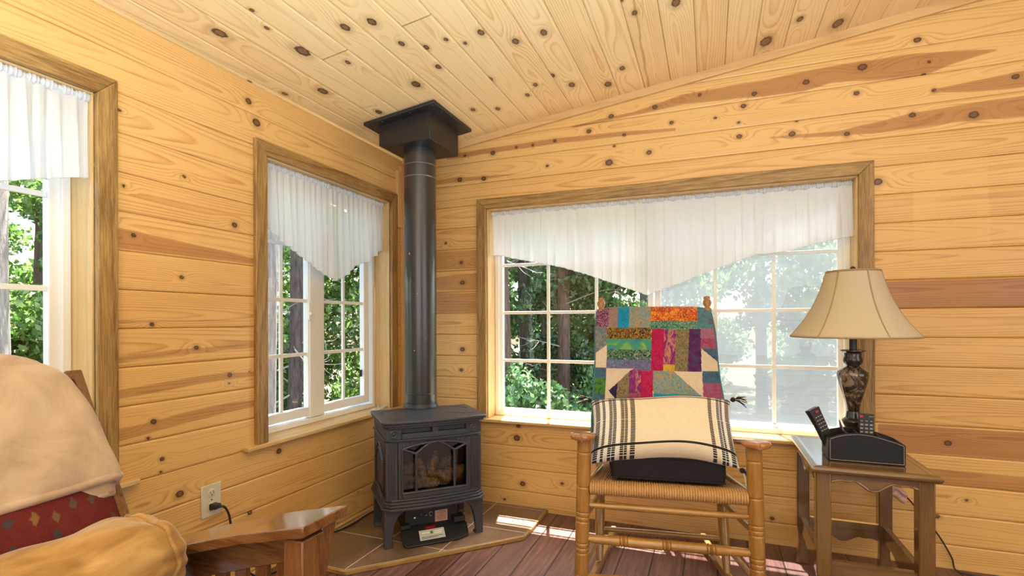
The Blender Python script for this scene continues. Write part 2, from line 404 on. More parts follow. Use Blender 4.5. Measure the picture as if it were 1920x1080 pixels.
# the unseen rest of the room
mb = MB(); mb.box((4.8, -6.1, -0.1), (4.95, 0.2, 2.9)); M_plain_pine = plain('pine_plain', (0.62, 0.40, 0.18), 0.5); tag(mb.build('wall_right', M_plain_pine), kind='structure')
mb = MB(); mb.box((-0.1, -6.15, -0.1), (4.9, -6.0, 2.9)); tag(mb.build('wall_front', M_plain_pine), kind='structure')

# floor: dark reddish wide planks running towards the back wall
def floor_material():
    t = NT('dark_plank_floor'); tc = t.new('ShaderNodeTexCoord'); sx = t.new('ShaderNodeSeparateXYZ'); t.link(tc.outputs['Object'], sx.inputs[0])
    q = t.math('DIVIDE', t.math('SUBTRACT', sx.outputs[0], 0.038), 0.1335); idn = t.math('FLOOR', q); fr = t.math('FRACT', q)
    wn_ = t.new('ShaderNodeTexWhiteNoise', noise_dimensions='1D'); t.link(idn, wn_.inputs['W'])
    cb = t.new('ShaderNodeCombineXYZ'); t.link(t.math('ADD', t.math('MULTIPLY', sx.outputs[0], 26), t.math('MULTIPLY', idn, 7.3)), cb.inputs[0]); t.link(t.math('MULTIPLY', sx.outputs[1], 1.6), cb.inputs[1])
    n = t.noise(cb.outputs[0], 2.0, 4, 0.6, 0.4)
    cb2 = t.new('ShaderNodeCombineXYZ'); t.link(t.math('MULTIPLY', sx.outputs[0], 120), cb2.inputs[0]); t.link(t.math('MULTIPLY', sx.outputs[1], 4), cb2.inputs[1])
    f = t.noise(cb2.outputs[0], 2, 3, 0.6)
    a = t.math('ADD', t.math('MULTIPLY', n, 0.75), t.math('MULTIPLY', f, 0.35))
    base = t.ramp(a, [(0.3, (0.040, 0.014, 0.010)), (0.5, (0.135, 0.052, 0.036)), (0.72, (0.33, 0.165, 0.12))])
    base = t.mix(t.math('MULTIPLY', wn_.outputs[0], 0.6), base, (0.16, 0.095, 0.090)); base = t.mix(t.ramp(wn_.outputs[0], [(0.0, .45), (0.35, 0.0)]), base, (0.07, 0.022, 0.014))
    edge = t.math('MINIMUM', fr, t.math('SUBTRACT', 1.0, fr))
    seam = t.ramp(edge, [(0.0, 1.0), (0.018, 0.85), (0.03, 0.0)])
    base = t.mix(seam, base, (0.015, 0.008, 0.006))
    h = t.math('SUBTRACT', a, t.math('MULTIPLY', seam, 1.5)); t.bump(h, 0.25, 0.002)
    return t.set(base, t.math('ADD', t.math('MULTIPLY', f, 0.25), 0.27), 0, 0.5)
mb = MB(); mb.box((-0.15, -6.1, -0.12), (4.9, 0.2, 0.0)); tag(mb.build('floor', floor_material(), smooth=False), kind='structure')

# trim: ceiling strip on the back wall, corner blocks
M_trim = wood('pine_trim', (0.74, 0.47, 0.20), (0.52, 0.26, 0.08), (2.0, 30, 30), 0.4, contrast=0.7, pores=0.2)
M_trimz = wood('pine_trim_upright', (0.74, 0.46, 0.19), (0.55, 0.28, 0.09), (30, 30, 2.0), 0.4, contrast=0.7, pores=0.2)
mb = MB(); mb.prism([(0.0, 0.001, ceil_z(0) - 0.037), (4.8, 0.001, ceil_z(4.8) - 0.037), (4.8, 0.001, ceil_z(4.8) + 0.002), (0.0, 0.001, ceil_z(0) + 0.002)], (0, -0.018, 0))
tag(mb.build('trim_1', M_trim, bevel=0.002), kind='structure')
mb = MB(); mb.box((-0.001, -0.088, 1.615), (0.020, -0.024, 1.955)); tag(mb.build('trim_2', M_trimz, bevel=0.002), kind='structure')
mb = MB(); mb.box((-0.001, -0.045, 0.02), (0.016, 0.0, 1.99)); mb.box((0.016, -0.018, 0.02), (0.03, 0.001, 1.99)); tag(mb.build('trim_3', M_trimz, bevel=0.002), kind='structure')

# ------------------------------------------------------------------ windows
oakL, oakD = (0.47, 0.285, 0.095), (0.20, 0.10, 0.028)
M_oakx = wood('oak_along_x', oakL, oakD, (2.0, 40, 40), 0.42, rings=11, pores=0.65)
M_oaky = wood('oak_along_y', oakL, oakD, (40, 2.0, 40), 0.42, rings=11, pores=0.65)
M_oakz = wood('oak_upright', oakL, oakD, (40, 40, 2.0), 0.42, rings=11, pores=0.65)
jl, jd = (0.72, 0.50, 0.235), (0.56, 0.33, 0.115)
M_jambx = wood('jamb_along_x', jl, jd, (2.0, 40, 40), 0.4, rings=10, pores=0.4)
M_jamby = wood('jamb_along_y', jl, jd, (40, 2.0, 40), 0.4, rings=10, pores=0.4)
M_jambz = wood('jamb_upright', jl, jd, (40, 40, 2.0), 0.4, rings=10, pores=0.4)
M_vinyl = plain('white_vinyl', (0.86, 0.86, 0.84), 0.35, var=0.02)
def glass_mat():
    t = NT('window_glass'); t.n.remove(t.b)
    tr = t.new('ShaderNodeBsdfTransparent'); tr.inputs[0].default_value = (0.96, 0.985, 0.975, 1)
    gl = t.new('ShaderNodeBsdfGlossy'); gl.inputs['Roughness'].default_value = 0.02
    lw = t.new('ShaderNodeLayerWeight'); lw.inputs[0].default_value = 0.5
    fr = t.math('ADD', t.math('MULTIPLY', t.math('POWER', lw.outputs['Facing'], 5.0), 0.6), 0.035)
    mx = t.new('ShaderNodeMixShader'); t.link(fr, mx.inputs[0]); t.link(tr.outputs[0], mx.inputs[1]); t.link(gl.outputs[0], mx.inputs[2])
    t.link(mx.outputs[0], t.out.inputs[0]); return t.mat
M_glass = glass_mat()
def cloth_mix(name, color, transp, transl, weave=None, wscale=600):
    """thin fabric: diffuse + translucent + a little see-through"""
    t = NT(name); t.n.remove(t.b)
    df = t.new('ShaderNodeBsdfDiffuse'); tl = t.new('ShaderNodeBsdfTranslucent'); tp = t.new('ShaderNodeBsdfTransparent')
    c = (*color, 1)
    df.inputs[0].default_value = c; tl.inputs[0].default_value = c
    m1 = t.new('ShaderNodeMixShader'); m1.inputs[0].default_value = transl
    t.link(df.outputs[0], m1.inputs[1]); t.link(tl.outputs[0], m1.inputs[2])
    m2 = t.new('ShaderNodeMixShader')
    if weave:
        v = t.coord('Object', weave); n = t.noise(v, 6, 3, 0.6)
        f = t.math('MULTIPLY', t.ramp(n, [(0.3, 0.8), (0.7, 1.2)]), transp); t.link(f, m2.inputs[0])
        cc = t.mix(n, tuple(x * 0.9 for x in color), color); t.link(cc, df.inputs[0]); t.link(cc, tl.inputs[0])
    else: m2.inputs[0].default_value = transp
    t.link(m1.outputs[0], m2.inputs[1]); t.link(tp.outputs[0], m2.inputs[2]); t.link(m2.outputs[0], t.out.inputs[0])
    return t.mat
M_screen = cloth_mix('insect_screen', (0.27, 0.29, 0.31), 0.36, 0.45, (1.5, 1.5, 60))
M_valance = cloth_mix('white_voile', (0.90, 0.92, 0.95), 0.06, 0.38, (160, 160, 10))

class Side:
    """window frame of reference: a runs along the wall, d goes out through the wall"""
    def __init__(s, left): s.left = left
    def p(s, a, d, z): return (-d, -a, z) if s.left else (a, d, z)
    def box(s, mb, a0, a1, d0, d1, z0, z1):
        P, Q = s.p(a0, d0, z0), s.p(a1, d1, z1)
        return mb.box(tuple(min(x, y) for x, y in zip(P, Q)), tuple(max(x, y) for x, y in zip(P, Q)))
    def prism(s, mb, poly, d0, d1):
        o = Vector(s.p(0, d1 - d0, 0)); return mb.prism([s.p(a, d0, z) for a, z in poly], o)

def rect_frame(S, mb, a0, a1, z0, z1, w, d0, d1):
    S.box(mb, a0, a0 + w, d0, d1, z0, z1); S.box(mb, a1 - w, a1, d0, d1, z0, z1)
    S.box(mb, a0 + w, a1 - w, d0, d1, z0, z0 + w); S.box(mb, a0 + w, a1 - w, d0, d1, z1 - w, z1)

def build_window(name, S, a0, a1, zs, z1, sashes, rows, cw=0.058, fdep=0.10, stool_ext=0.055, fw_=0.04):
    """opening a0..a1, stool top zs, head z1; sashes: list of (glass a0, glass a1, columns, stile width)"""
    root = empty(name, S.p((a0 + a1) / 2, 0, zs), kind='structure')
    mh, mv = (M_oaky, M_oakz) if S.left else (M_oakx, M_oakz)
    jh, jv = (M_jamby, M_jambz) if S.left else (M_jambx, M_jambz)
    th = 0.019
    mb = MB(); S.prism(mb, [(a0 - cw, z1 + cw), (a1 + cw, z1 + cw), (a1, z1), (a0, z1)], -th, 0.0); mb.build('casing', mh, root, bevel=0.003)
    mb = MB(); S.prism(mb, [(a0 - cw, zs), (a0 - cw, z1 + cw), (a0, z1), (a0, zs)], -th, 0.0); mb.build('casing', mv, root, bevel=0.003)
    mb = MB(); S.prism(mb, [(a1 + cw, zs), (a1 + cw, z1 + cw), (a1, z1), (a1, zs)], -th, 0.0); mb.build('casing', mv, root, bevel=0.003)
    mb = MB(); S.box(mb, a0 - cw - stool_ext, a1 + cw + stool_ext, -0.034, -0.0005, zs - 0.018, zs); S.box(mb, a0, a1, -0.0005, fdep + 0.06, zs - 0.018, zs)
    mb.build('stool', jh, root, bevel=0.004)
    dd = 0.2
    e = 0.006
    mb = MB(); S.box(mb, a0 - 0.012, a0 + e, 0.0, dd, zs, z1 - e); mb.build('jamb', jv, root, bevel=0.002)
    mb = MB(); S.box(mb, a1 - e, a1 + 0.012, 0.0, dd, zs, z1 - e); mb.build('jamb', jv, root, bevel=0.002)
    mb = MB(); S.box(mb, a0 - 0.012, a1 + 0.012, 0.0, dd, z1 - e, z1 + 0.012); mb.build('jamb', jh, root, bevel=0.002)
    mb = MB(); rect_frame(S, mb, a0 + e, a1 - e, zs, z1 - e, fw_ * 0.62, fdep, fdep + 0.085)
    mb.build('frame', M_vinyl, root, bevel=0.003)
    for g0, g1, nc, st, dz in sashes:
        zb, zt = rows[0], rows[-1]
        sm = MB(); d0 = fdep + 0.012 + dz
        S.box(sm, g0 - st, g0, d0, d0 + 0.032, zb - st, zt + st); S.box(sm, g1, g1 + st, d0, d0 + 0.032, zb - st, zt + st)
        S.box(sm, g0, g1, d0, d0 + 0.032, zb - st, zb); S.box(sm, g0, g1, d0, d0 + 0.032, zt, zt + st)
        sash = sm.build('sash', M_vinyl, root, bevel=0.003)
        mm = MB(); w = 0.0085
        for k in range(1, nc):
            a = g0 + (g1 - g0) * k / nc; S.box(mm, a - w, a + w, d0 + 0.009, d0 + 0.021, zb, zt)
        for z in rows[1:-1]:
            S.box(mm, g0, g1, d0 + 0.0095, d0 + 0.0205, z - w, z + w)
        mm.build('muntins', M_vinyl, sash, bevel=0.0015)
        gm = MB(); S.box(gm, g0 - 0.004, g1 + 0.004, d0 + 0.0225, d0 + 0.0228, zb - 0.004, zt + 0.004)
        gm.f = gm.f[2:3] if not S.left else [f for f in gm.f if len({round(gm.v[i][0], 6) for i in f}) == 1][:1]; gm.m = gm.m[:1]
        gm.build('glass', M_glass, sash, smooth=False)
    return root

SB, SL = Side(False), Side(True)
w3 = build_window('window_3', SB, W3[0], W3[1], 0.497, W3[3], [(0.606, 1.440, 3, 0.026, 0.0), (1.503, 2.311, 3, 0.03, 0.022)], [0.540, 0.820, 1.100, 1.380, 1.652])
mb = MB(); mb.box((1.475, 0.176, 0.515), (2.33, 0.1768, 1.66)); mb.f = mb.f[2:3]; mb.m = mb.m[:1]; mb.build('screen', M_screen, w3, smooth=False)
mb = MB(); rect_frame(SB, mb, 1.462, 2.338, 0.503, 1.672, 0.02, 0.172, 0.182); mb.build('screen_frame', M_vinyl, w3)
w2 = build_window('window_2', SL, W2[0], W2[1], 0.548, W2[3], [(0.243, 0.568, 2, 0.045, 0.0), (0.680, 1.000, 2, 0.045, 0.0)], [0.628, 0.892, 1.156, 1.42, 1.684])
w1 = build_window('window_1', SL, W1[0], W1[1], 0.548, W1[3], [(1.745, 2.09, 2, 0.045, 0.0), (2.20, 2.535, 2, 0.045, 0.0)], [0.628, 0.892, 1.156, 1.44, 1.684])
mb = MB(); SL.box(mb, 0.574, 0.674, 0.106, 0.1515, 0.575, 1.74); mb.build('mullion', M_vinyl, w2, bevel=0.003)
mb = MB(); SL.box(mb, 2.096, 2.194, 0.106, 0.1515, 0.575, 1.74); mb.build('mullion', M_vinyl, w1, bevel=0.003)
mb = MB(); SL.box(mb, 0.676, 0.692, 0.094, 0.106, 1.06, 1.15); SL.box(mb, 0.668, 0.690, 0.086, 0.096, 1.085, 1.10); mb.build('latch', M_vinyl, w2, bevel=0.003)
M_black = plain('black_plastic', (0.016, 0.016, 0.018), 0.38, var=0.2)
mb = MB(); SL.box(mb, 0.243, 0.262, 0.126, 0.134, 0.735, 0.775); mb.build('lock', M_black, w2, bevel=0.003)

# ------------------------------------------------------------------ valances
def valance(name, S, a0, a1, zt, hem, d, label, seed, amp=0.008, nper=26, group='white gathered valances over the windows'):
    rg = np.random.default_rng(seed); n = int((a1 - a0) * 240)
    H = np.array(hem)
    ph = np.cumsum(rg.uniform(0.5, 1.6, 400)); ph = ph / ph[-1]
    def fold(u): 
        k = np.interp(u, ph, np.arange(400)) * (nper * (a1 - a0)) / 400
        return math.sin(2 * PI * k) + 0.45 * math.sin(2 * PI * k * 0.43 + 1.3) + 0.3 * math.sin(2 * PI * k * 2.3)
    mb = MB(); nv = 26
    mod = [rg.uniform(0.4, 1.2) for _ in range(60)]
    root = empty(name, S.p((a0 + a1) / 2, d, zt), label, 'valance', group)
    def fn(u, v):
        a = a0 + (a1 - a0) * u; zb = np.interp(a, H[:, 0], H[:, 1])
        m = np.interp(u * 59, range(60), mod)
        w = v ** 0.8
        f = fold(u) * amp * m * (0.25 + 0.85 * w) - 0.004 * w
        z = zt + (zb - zt) * v
        # slight sideways sway of the folds
        a2 = a + 0.004 * math.sin(fold(u) * 2 + v * 2.0) * w
        return S.p(a2, d + f, z)
    mb.grid(fn, n, nv)
    body = mb.build('cloth', M_valance, root, ang=80)
    # shirred rod pocket with a small ruffle on top
    rb = MB()
    def fr(u, v):
        a = a0 + (a1 - a0) * u; an = 2 * PI * v
        j = fold(u * 1.0) * 0.0025 + 0.0022 * math.sin(u * (a1 - a0) * 620) + 0.0015 * math.sin(u * (a1 - a0) * 1010 + 1)
        r_ = 0.011 + j
        return S.p(a, d + math.cos(an) * r_ * 0.8, zt + 0.002 + math.sin(an) * r_)
    rb.grid(fr, n * 2, 10); rb.build('rod_pocket', M_valance, root, ang=80)
    hb = MB()
    hb.tube([Vector(fn(i / n, 1.0)) for i in range(n + 1)], 0.0016, 5); hb.build('hem', M_valance, root, ang=80)
    return root
valance('valance', SB, 0.572, 1.444, 1.672, [(0.57,1.435),(0.613, 1.433), (0.695, 1.411), (0.823, 1.384), (0.978, 1.35), (1.127, 1.303), (1.271, 1.25), (1.395, 1.202), (1.446, 1.184)], 0.045, 'sheer white valance on the big window, slanting hem, left half over the clear pane', 5, nper=19)
valance('valance', SB, 1.440, 2.352, 1.672, [(1.441, 1.184), (1.489, 1.202), (1.594, 1.237), (1.745, 1.296), (1.942, 1.363), (1.947, 1.368), (2.074, 1.374), (2.228, 1.41), (2.364, 1.436)], 0.05, 'sheer white valance on the big window, right half above the lampshade and screen', 6, nper=17)
valance('valance', SL, 0.164, 1.034, 1.733, [(0.123, 1.476), (0.201, 1.463), (0.226, 1.435), (0.29, 1.40), (0.309, 1.389), (0.402, 1.359), (0.48, 1.3), (0.571, 1.26), (0.677, 1.297), (0.8, 1.356), (0.881, 1.395), (0.942, 1.42), (0.991, 1.459), (1.05, 1.47)], 0.04, 'gathered white valance with pointed hem in the window beside the stove pipe', 7, amp=0.010, nper=25)
valance('valance', SL, 1.694, 2.57, 1.733, [(1.68, 1.498), (1.744, 1.48), (1.833, 1.452), (1.902, 1.43), (2.1, 1.36), (2.3, 1.36), (2.58, 1.49)], 0.012, 'white valance cut off by the left edge, above the tan blanket', 9, amp=0.010, nper=25)

# ------------------------------------------------------------------ forest outside
def leaf_mat(name, cols, transl=0.45):
    t = NT(name); t.n.remove(t.b)
    g = t.new('ShaderNodeNewGeometry'); c = t.ramp(g.outputs['Random Per Island'], [(i / (len(cols) - 1), k) for i, k in enumerate(cols)])
    df = t.new('ShaderNodeBsdfDiffuse'); tl = t.new('ShaderNodeBsdfTranslucent'); gl = t.new('ShaderNodeBsdfGlossy')
    gl.inputs['Roughness'].default_value = 0.35; t.link(c, df.inputs[0]); t.link(c, tl.inputs[0])
    m = t.new('ShaderNodeMixShader'); m.inputs[0].default_value = transl; t.link(df.outputs[0], m.inputs[1]); t.link(tl.outputs[0], m.inputs[2])
    m2 = t.new('ShaderNodeMixShader'); m2.inputs[0].default_value = 0.06; t.link(m.outputs[0], m2.inputs[1]); t.link(gl.outputs[0], m2.inputs[2])
    t.link(m2.outputs[0], t.out.inputs[0]); return t.mat
M_leafA = leaf_mat('maple_leaf', [(0.045, 0.115, 0.018), (0.12, 0.25, 0.04), (0.23, 0.38, 0.08), (0.42, 0.56, 0.22)], 0.5)
M_leafB = leaf_mat('conifer_needle', [(0.035, 0.095, 0.036), (0.08, 0.19, 0.06), (0.16, 0.32, 0.11), (0.34, 0.50, 0.25)], 0.45)
def bark_mat(name, a, b, sc_=1.0):
    t = NT(name); n = t.noise(t.coord('Object', (14 * sc_, 14 * sc_, 2.2)), 2.5, 5, 0.65); c = t.ramp(n, [(0.3, a), (0.55, tuple((x + y) / 2 for x, y in zip(a, b))), (0.75, b)])
    t.bump(n, 0.9, 0.03); return t.set(c, 0.9, 0, 0.2)
M_barkD = bark_mat('dark_bark', (0.06, 0.045, 0.038), (0.23, 0.17, 0.145))
M_barkP = bark_mat('pale_bark', (0.20, 0.165, 0.15), (0.48, 0.42, 0.40), 0.8)
M_barkR = bark_mat('red_bark', (0.09, 0.055, 0.042), (0.30, 0.20, 0.155))
M_twig = plain('bare_twig', (0.42, 0.38, 0.34), 0.8, var=0.3)
def leaf_mesh(name, mat, parent, clusters, n, size, rg, droop=0.5):
    cl = np.array(clusters); w = cl[:, 3] ** 2; k = rg.choice(len(cl), n, p=w / w.sum())
    d = rg.normal(size=(n, 3)); d /= np.linalg.norm(d, axis=1)[:, None]; rad = cl[k, 3] * rg.random(n) ** 0.45
    c = cl[k, :3] + d * rad[:, None] * np.array([1, 1, 0.62])
    s = size * rg.uniform(0.55, 1.3, n)
    a = rg.normal(size=(n, 3)); a[:, 2] -= droop; a /= np.linalg.norm(a, axis=1)[:, None]
    b = np.cross(a, rg.normal(size=(n, 3))); b /= np.linalg.norm(b, axis=1)[:, None]
    nn = np.cross(a, b)
    p0 = c - a * s[:, None]; p2 = c + a * s[:, None]; p1 = c + b * (s * 0.55)[:, None] + nn * (s * 0.12)[:, None]; p3 = c - b * (s * 0.55)[:, None] + nn * (s * 0.12)[:, None]
    co = np.stack([p0, p1, p2, p3], 1).reshape(-1, 3) - np.array(world_loc(parent))
    me = bpy.data.meshes.new(name); me.vertices.add(4 * n); me.vertices.foreach_set('co', co.astype(np.float32).ravel())
    me.loops.add(4 * n); me.loops.foreach_set('vertex_index', np.arange(4 * n, dtype=np.int32))
    me.polygons.add(n); me.polygons.foreach_set('loop_start', np.arange(0, 4 * n, 4, dtype=np.int32)); me.update(calc_edges=True)
    me.materials.append(mat); o = bpy.data.objects.new(name, me); col.objects.link(o); o.parent = parent; o['kind'] = 'stuff'; return o
def tree(name, base, h, rad, bark, label, seed, clusters, leafmat, n, size, lean=(0, 0), twigs=0, tz=(0.5, 3.0), tl=1.0, cat='tree'):
    rg = np.random.default_rng(seed); root = empty(name, base, label, cat, 'forest trees outside the windows')
    B = Vector(base); mb = MB(); pts = []; rr = []
    for i in range(15):
        f = i / 14; pts.append(B + Vector((lean[0] * f + 0.05 * rad / .1 * math.sin(f * 7 + seed) * 0.3, lean[1] * f + 0.03 * math.cos(f * 5 + seed), h * f)))
        rr.append(rad * (1.12 - 0.45 * f) * (1.25 if i == 0 else 1))
    mb.tube(pts, rr, 18); mb.build('trunk', bark, root, ang=60)
    if twigs:
        for q in range(twigs):
            z = rg.uniform(*tz); f = z / h; p = B + Vector((lean[0] * f, lean[1] * f, z)); an = rg.uniform(0, 2 * PI); L = tl * rg.uniform(0.5, 1.2)
            dv = Vector((math.cos(an), math.sin(an), rg.uniform(-0.5, 0.25)))
            e = p + dv * L; m1 = p + dv * L * .5 + Vector(rg.normal(size=3)) * 0.08 * L
            mb = MB(); mb.tube(bez(p, p + dv * L * .3, m1, e, 8), np.linspace(0.011, 0.003, 9), 5)
            for _ in range(3):
                t0 = rg.uniform(.3, .9); s0 = p.lerp(e, t0); e2 = s0 + (dv + Vector(rg.normal(size=3)) * .7).normalized() * L * rg.uniform(.2, .45); mb.tube([s0, s0.lerp(e2, .5) + Vector((0, 0, -.02)), e2], [.005, .004, .002], 4)
            mb.build('branch', M_twig if rg.random() < 0.7 else bark, root)
    if clusters: leaf_mesh('foliage', leafmat, root, [(c[0], c[1], c[2], c[3]) for c in clusters], n, size, rg)
    return root
def blob(cx, cy, z0, z1, r, k, seed, rx=1.0, ry=1.0, cr=(0.35, 0.7)):
    rg = np.random.default_rng(seed)
    return [(cx + rg.uniform(-r, r) * rx, cy + rg.uniform(-r, r) * ry, rg.uniform(z0, z1), rg.uniform(*cr)) for _ in range(k)]
GZ = -0.75
def gnd():
    mb = MB(); rg = np.random.default_rng(2)
    def fn(u, v):
        x = -16 + 26 * u; y = -8 + 30 * v
        return (x, y, GZ + 0.10 * (vnoise(np.array([x * .7]), np.array([y * .7]), 4)[0] - .5) + max(0, y - 3) * 0.03)
    mb.grid(fn, 60, 60)
    mb.f, mb.m = zip(*[(f, m) for f, m in zip(mb.f, mb.m) if not all(-0.3 < mb.v[i][0] < 5.4 and -6.6 < mb.v[i][1] < 0.5 for i in f)])
    t = NT('forest_floor'); n = t.noise(t.coord('Object'), 9, 5, 0.7); n2 = t.noise(t.coord('Object'), 1.1, 3)
    c = t.ramp(n, [(0.3, (0.02, 0.014, 0.009)), (0.52, (0.07, 0.05, 0.032)), (0.72, (0.17, 0.14, 0.10))]); c = t.mix(t.ramp(n2, [(0.45, 0.0), (0.65, 0.75)]), c, (0.04, 0.085, 0.018)); t.set(c, 0.95)
    tag(mb.build('ground', t.mat), kind='structure')
gnd()
grp = {}
tree('pine_tree', (-4.42, -0.10, GZ), 7.5, 0.21, M_barkP, 'thick pale trunk standing close outside the far left window', 21, blob(-4.5, 0, 4.5, 7, 1.6, 8, 1), M_leafB, 2500, 0.05)
tree('maple_tree', (-8.2, 2.25, GZ), 8, 0.16, M_barkR, 'brown trunk seen at the right edge of the far left window pane', 22, blob(-7.6, 1.9, 0.2, 5.5, 2.0, 34, 2), M_leafA, 22000, 0.055, twigs=8, tl=1.3)
tree('pine_tree', (-1.47, 0.26, GZ), 7, 0.115, M_barkP, 'pale rough trunk at the left edge of the window beside the stove pipe', 23, blob(-1.6, .3, 4.2, 6.5, 1.2, 8, 3), M_leafB, 2500, 0.05, twigs=3, tz=(1.2, 3), tl=.5)
tree('maple_tree', (-2.60, 1.73, GZ), 7.5, 0.072, M_barkD, 'dark slim trunk with bare twigs in the left casement beside the stove pipe', 24, blob(-3.0, 2.6, 0.0, 4.0, 0.9, 18, 4), M_leafA, 9000, 0.045, lean=(.05, .08), twigs=20, tz=(0.9, 2.9), tl=.75)
tree('maple_tree', (-2.45, 3.35, GZ), 6.5, 0.05, M_barkD, 'leafy green tree filling the right casement beside the stove pipe', 25, blob(-2.25, 3.2, -0.3, 3.6, 0.95, 40, 5, cr=(.3, .6)), M_leafA, 20000, 0.046, twigs=7, tz=(0.6, 2.6), tl=1.0)
tree('maple_tree', (-5.6, 3.6, GZ), 8, 0.1, M_barkD, 'bushy green tree behind the slim dark trunk in the left casement', 26, blob(-5.3, 3.4, -0.4, 4.2, 1.7, 60, 6), M_leafA, 30000, 0.06)
tree('cedar_tree', (-0.70, 3.36, GZ), 8, 0.115, M_barkR, 'thick brown trunk at the left edge of the big window', 27, blob(-.9, 3.6, 3.4, 7, 1.2, 10, 7), M_leafB, 5000, 0.05, lean=(-.16, 0), twigs=4, tl=.6)
tree('cedar_tree', (-1.08, 5.40, GZ), 9, 0.10, M_barkD, 'second trunk from the left in the big window, dark and leaning', 28, blob(-1.6, 5.9, -0.3, 5.0, 1.5, 34, 8), M_leafB, 15000, 0.06, lean=(-.3, 0), twigs=7, tl=1.2)
tree('sapling', (-0.70, 4.95, GZ), 5.5, 0.035, M_barkD, 'thin dark sapling just left of the first upright bar in the big window', 29, blob(-.5, 5.2, 1.2, 4.0, 0.5, 10, 9), M_leafB, 3500, 0.045, twigs=4, tl=.6)
tree('cedar_tree', (-0.26, 4.62, GZ), 8.5, 0.088, M_barkR, 'straight reddish trunk in the middle column of the big window', 30, blob(.25, 4.8, 1.2, 4.2, .75, 22, 10), M_leafB, 12000, 0.045, lean=(-.1, 0), twigs=12, tl=1.0)
tree('cedar_tree', (-0.50, 7.3, GZ), 9, 0.11, M_barkD, 'dark trunk farther back, right of the reddish trunk in the big window', 31, blob(-.6, 8, -0.4, 5.5, 2.0, 44, 11), M_leafB, 18000, 0.07, twigs=4, tl=1.2)
tree('maple_tree', (0.55, 7.4, GZ), 7, 0.08, M_barkD, 'pale green tree above the left post of the rocking chair', 32, blob(.7, 6.9, -0.3, 4.5, 1.2, 36, 12), M_leafA, 15000, 0.06)
tree('maple_tree', (2.6, 7.6, GZ), 7, 0.09, M_barkD, 'leafy tree dimly seen through the insect screen left of the lamp', 33, blob(2.7, 7.4, -0.3, 4.2, 1.3, 24, 13), M_leafA, 11000, 0.065)
tree('cedar_tree', (4.6, 8.6, GZ), 8, 0.11, M_barkD, 'dark tree dimly seen through the insect screen behind the lamp', 34, blob(4.6, 8.4, -0.4, 5, 1.7, 30, 14), M_leafB, 11000, 0.07)
tree('maple_tree', (-9.6, 0.6, GZ), 8, 0.12, M_barkD, 'green tree filling the far left window beside the thick pale trunk', 37, blob(-8.6, 0.9, -0.5, 5.5, 1.9, 46, 17), M_leafA, 22000, 0.06)
tree('maple_tree', (-10.5, 4.8, GZ), 9, 0.12, M_barkD, 'tall green tree far back, seen above the stove through the left casement', 38, blob(-10, 4.8, -0.5, 7, 2.4, 50, 18), M_leafA, 20000, 0.08)
tree('cedar_tree', (-2.6, 9.6, GZ), 9, 0.12, M_barkD, 'dense dark tree at the back between the two leftmost trunks in the big window', 39, blob(-2.4, 9.4, -0.5, 5, 2.1, 46, 19), M_leafB, 16000, 0.08)
tree('cedar_tree', (1.4, 10.4, GZ), 9, 0.12, M_barkD, 'dense dark tree farthest back behind the quilt in the big window', 40, blob(1.4, 10.2, -0.5, 5, 2.1, 46, 20), M_leafB, 15000, 0.08)
tree('shrub', (0.35, 5.6, GZ), 1.6, 0.03, M_barkD, 'leafy shrub low behind the left arm of the rocking chair in the big window', 41, blob(.2, 5.6, -.6, .75, .9, 20, 21, cr=(.25, .45)), M_leafB, 9000, 0.045, twigs=8, tz=(.4, 1.4), tl=.8, cat='shrub')
tree('shrub', (-7.2, 1.35, GZ), 1.8, 0.03, M_barkD, 'tall leafy shrub seen through the far left window beside the thick pale trunk', 42, blob(-7.1, 1.2, -.7, 1.5, 1.15, 34, 22, cr=(.3, .6)), M_leafA, 15000, 0.055, cat='shrub')
tree('shrub', (-3.4, 1.0, GZ), 1.6, 0.03, M_barkD, 'low green shrub under the slim dark trunk by the left windows', 35, blob(-3.9, 1.3, -.5, .9, .9, 18, 15, cr=(.25, .5)), M_leafA, 9000, 0.045, cat='shrub')
tree('shrub', (-0.75, 2.6, GZ), 1.2, 0.025, M_barkD, 'low dry shrub at the foot of the thick trunk in the big window', 36, blob(-.1, 3.0, -.6, .35, .8, 18, 16, cr=(.2, .4)), M_leafB, 7000, 0.035, twigs=9, tz=(.3, 1.1), tl=.8, cat='shrub')

# ------------------------------------------------------------------ hearth pad
def tile_mat():
    t = NT('brown_tile'); tc = t.coord('Object'); n = t.noise(tc, 5, 5, 0.65, 0.6); n2 = t.noise(tc, 60, 2)
    c = t.ramp(n, [(0.3, (0.10, 0.055, 0.032)), (0.5, (0.20, 0.12, 0.075)), (0.7, (0.30, 0.205, 0.15))]); c = t.mix(t.math('MULTIPLY', n2, 0.3), c, (0.30, 0.23, 0.19))
    t.bump(n, 0.15, 0.002); return t.set(c, t.math('ADD', t.math('MULTIPLY', n, 0.3), 0.18), 0, 0.5)
M_tile = tile_mat(); M_grout = plain('grout', (0.66, 0.54, 0.42), 0.85)
M_edge = wood('hearth_edge', (0.45, 0.27, 0.09), (0.25, 0.13, 0.04), (8, 8, 30), 0.4)
hearth = empty('hearth_pad', (0.35, -0.4, 0), 'corner hearth pad of brown tiles with a thin wooden edge under the stove', 'hearth')
HP = [(0.0, 0.0), (0.0, -0.96), (0.338, -0.96), (0.918, -0.372), (0.918, 0.0)]
def inset(poly, e):
    return [(0.0, 0.0), (0.0, -0.96 + e), (0.338 - e * .41, -0.96 + e), (0.918 - e, -0.372 + e * .41), (0.918 - e, 0.0)]
mb = MB(); mb.prism([(x, y, 0.0) for x, y in inset(HP, 0.012)], (0, 0, 0.0194)); mb.build('grout', M_grout, hearth, smooth=False)
mb = MB()
o_, i_ = HP, inset(HP, 0.012)
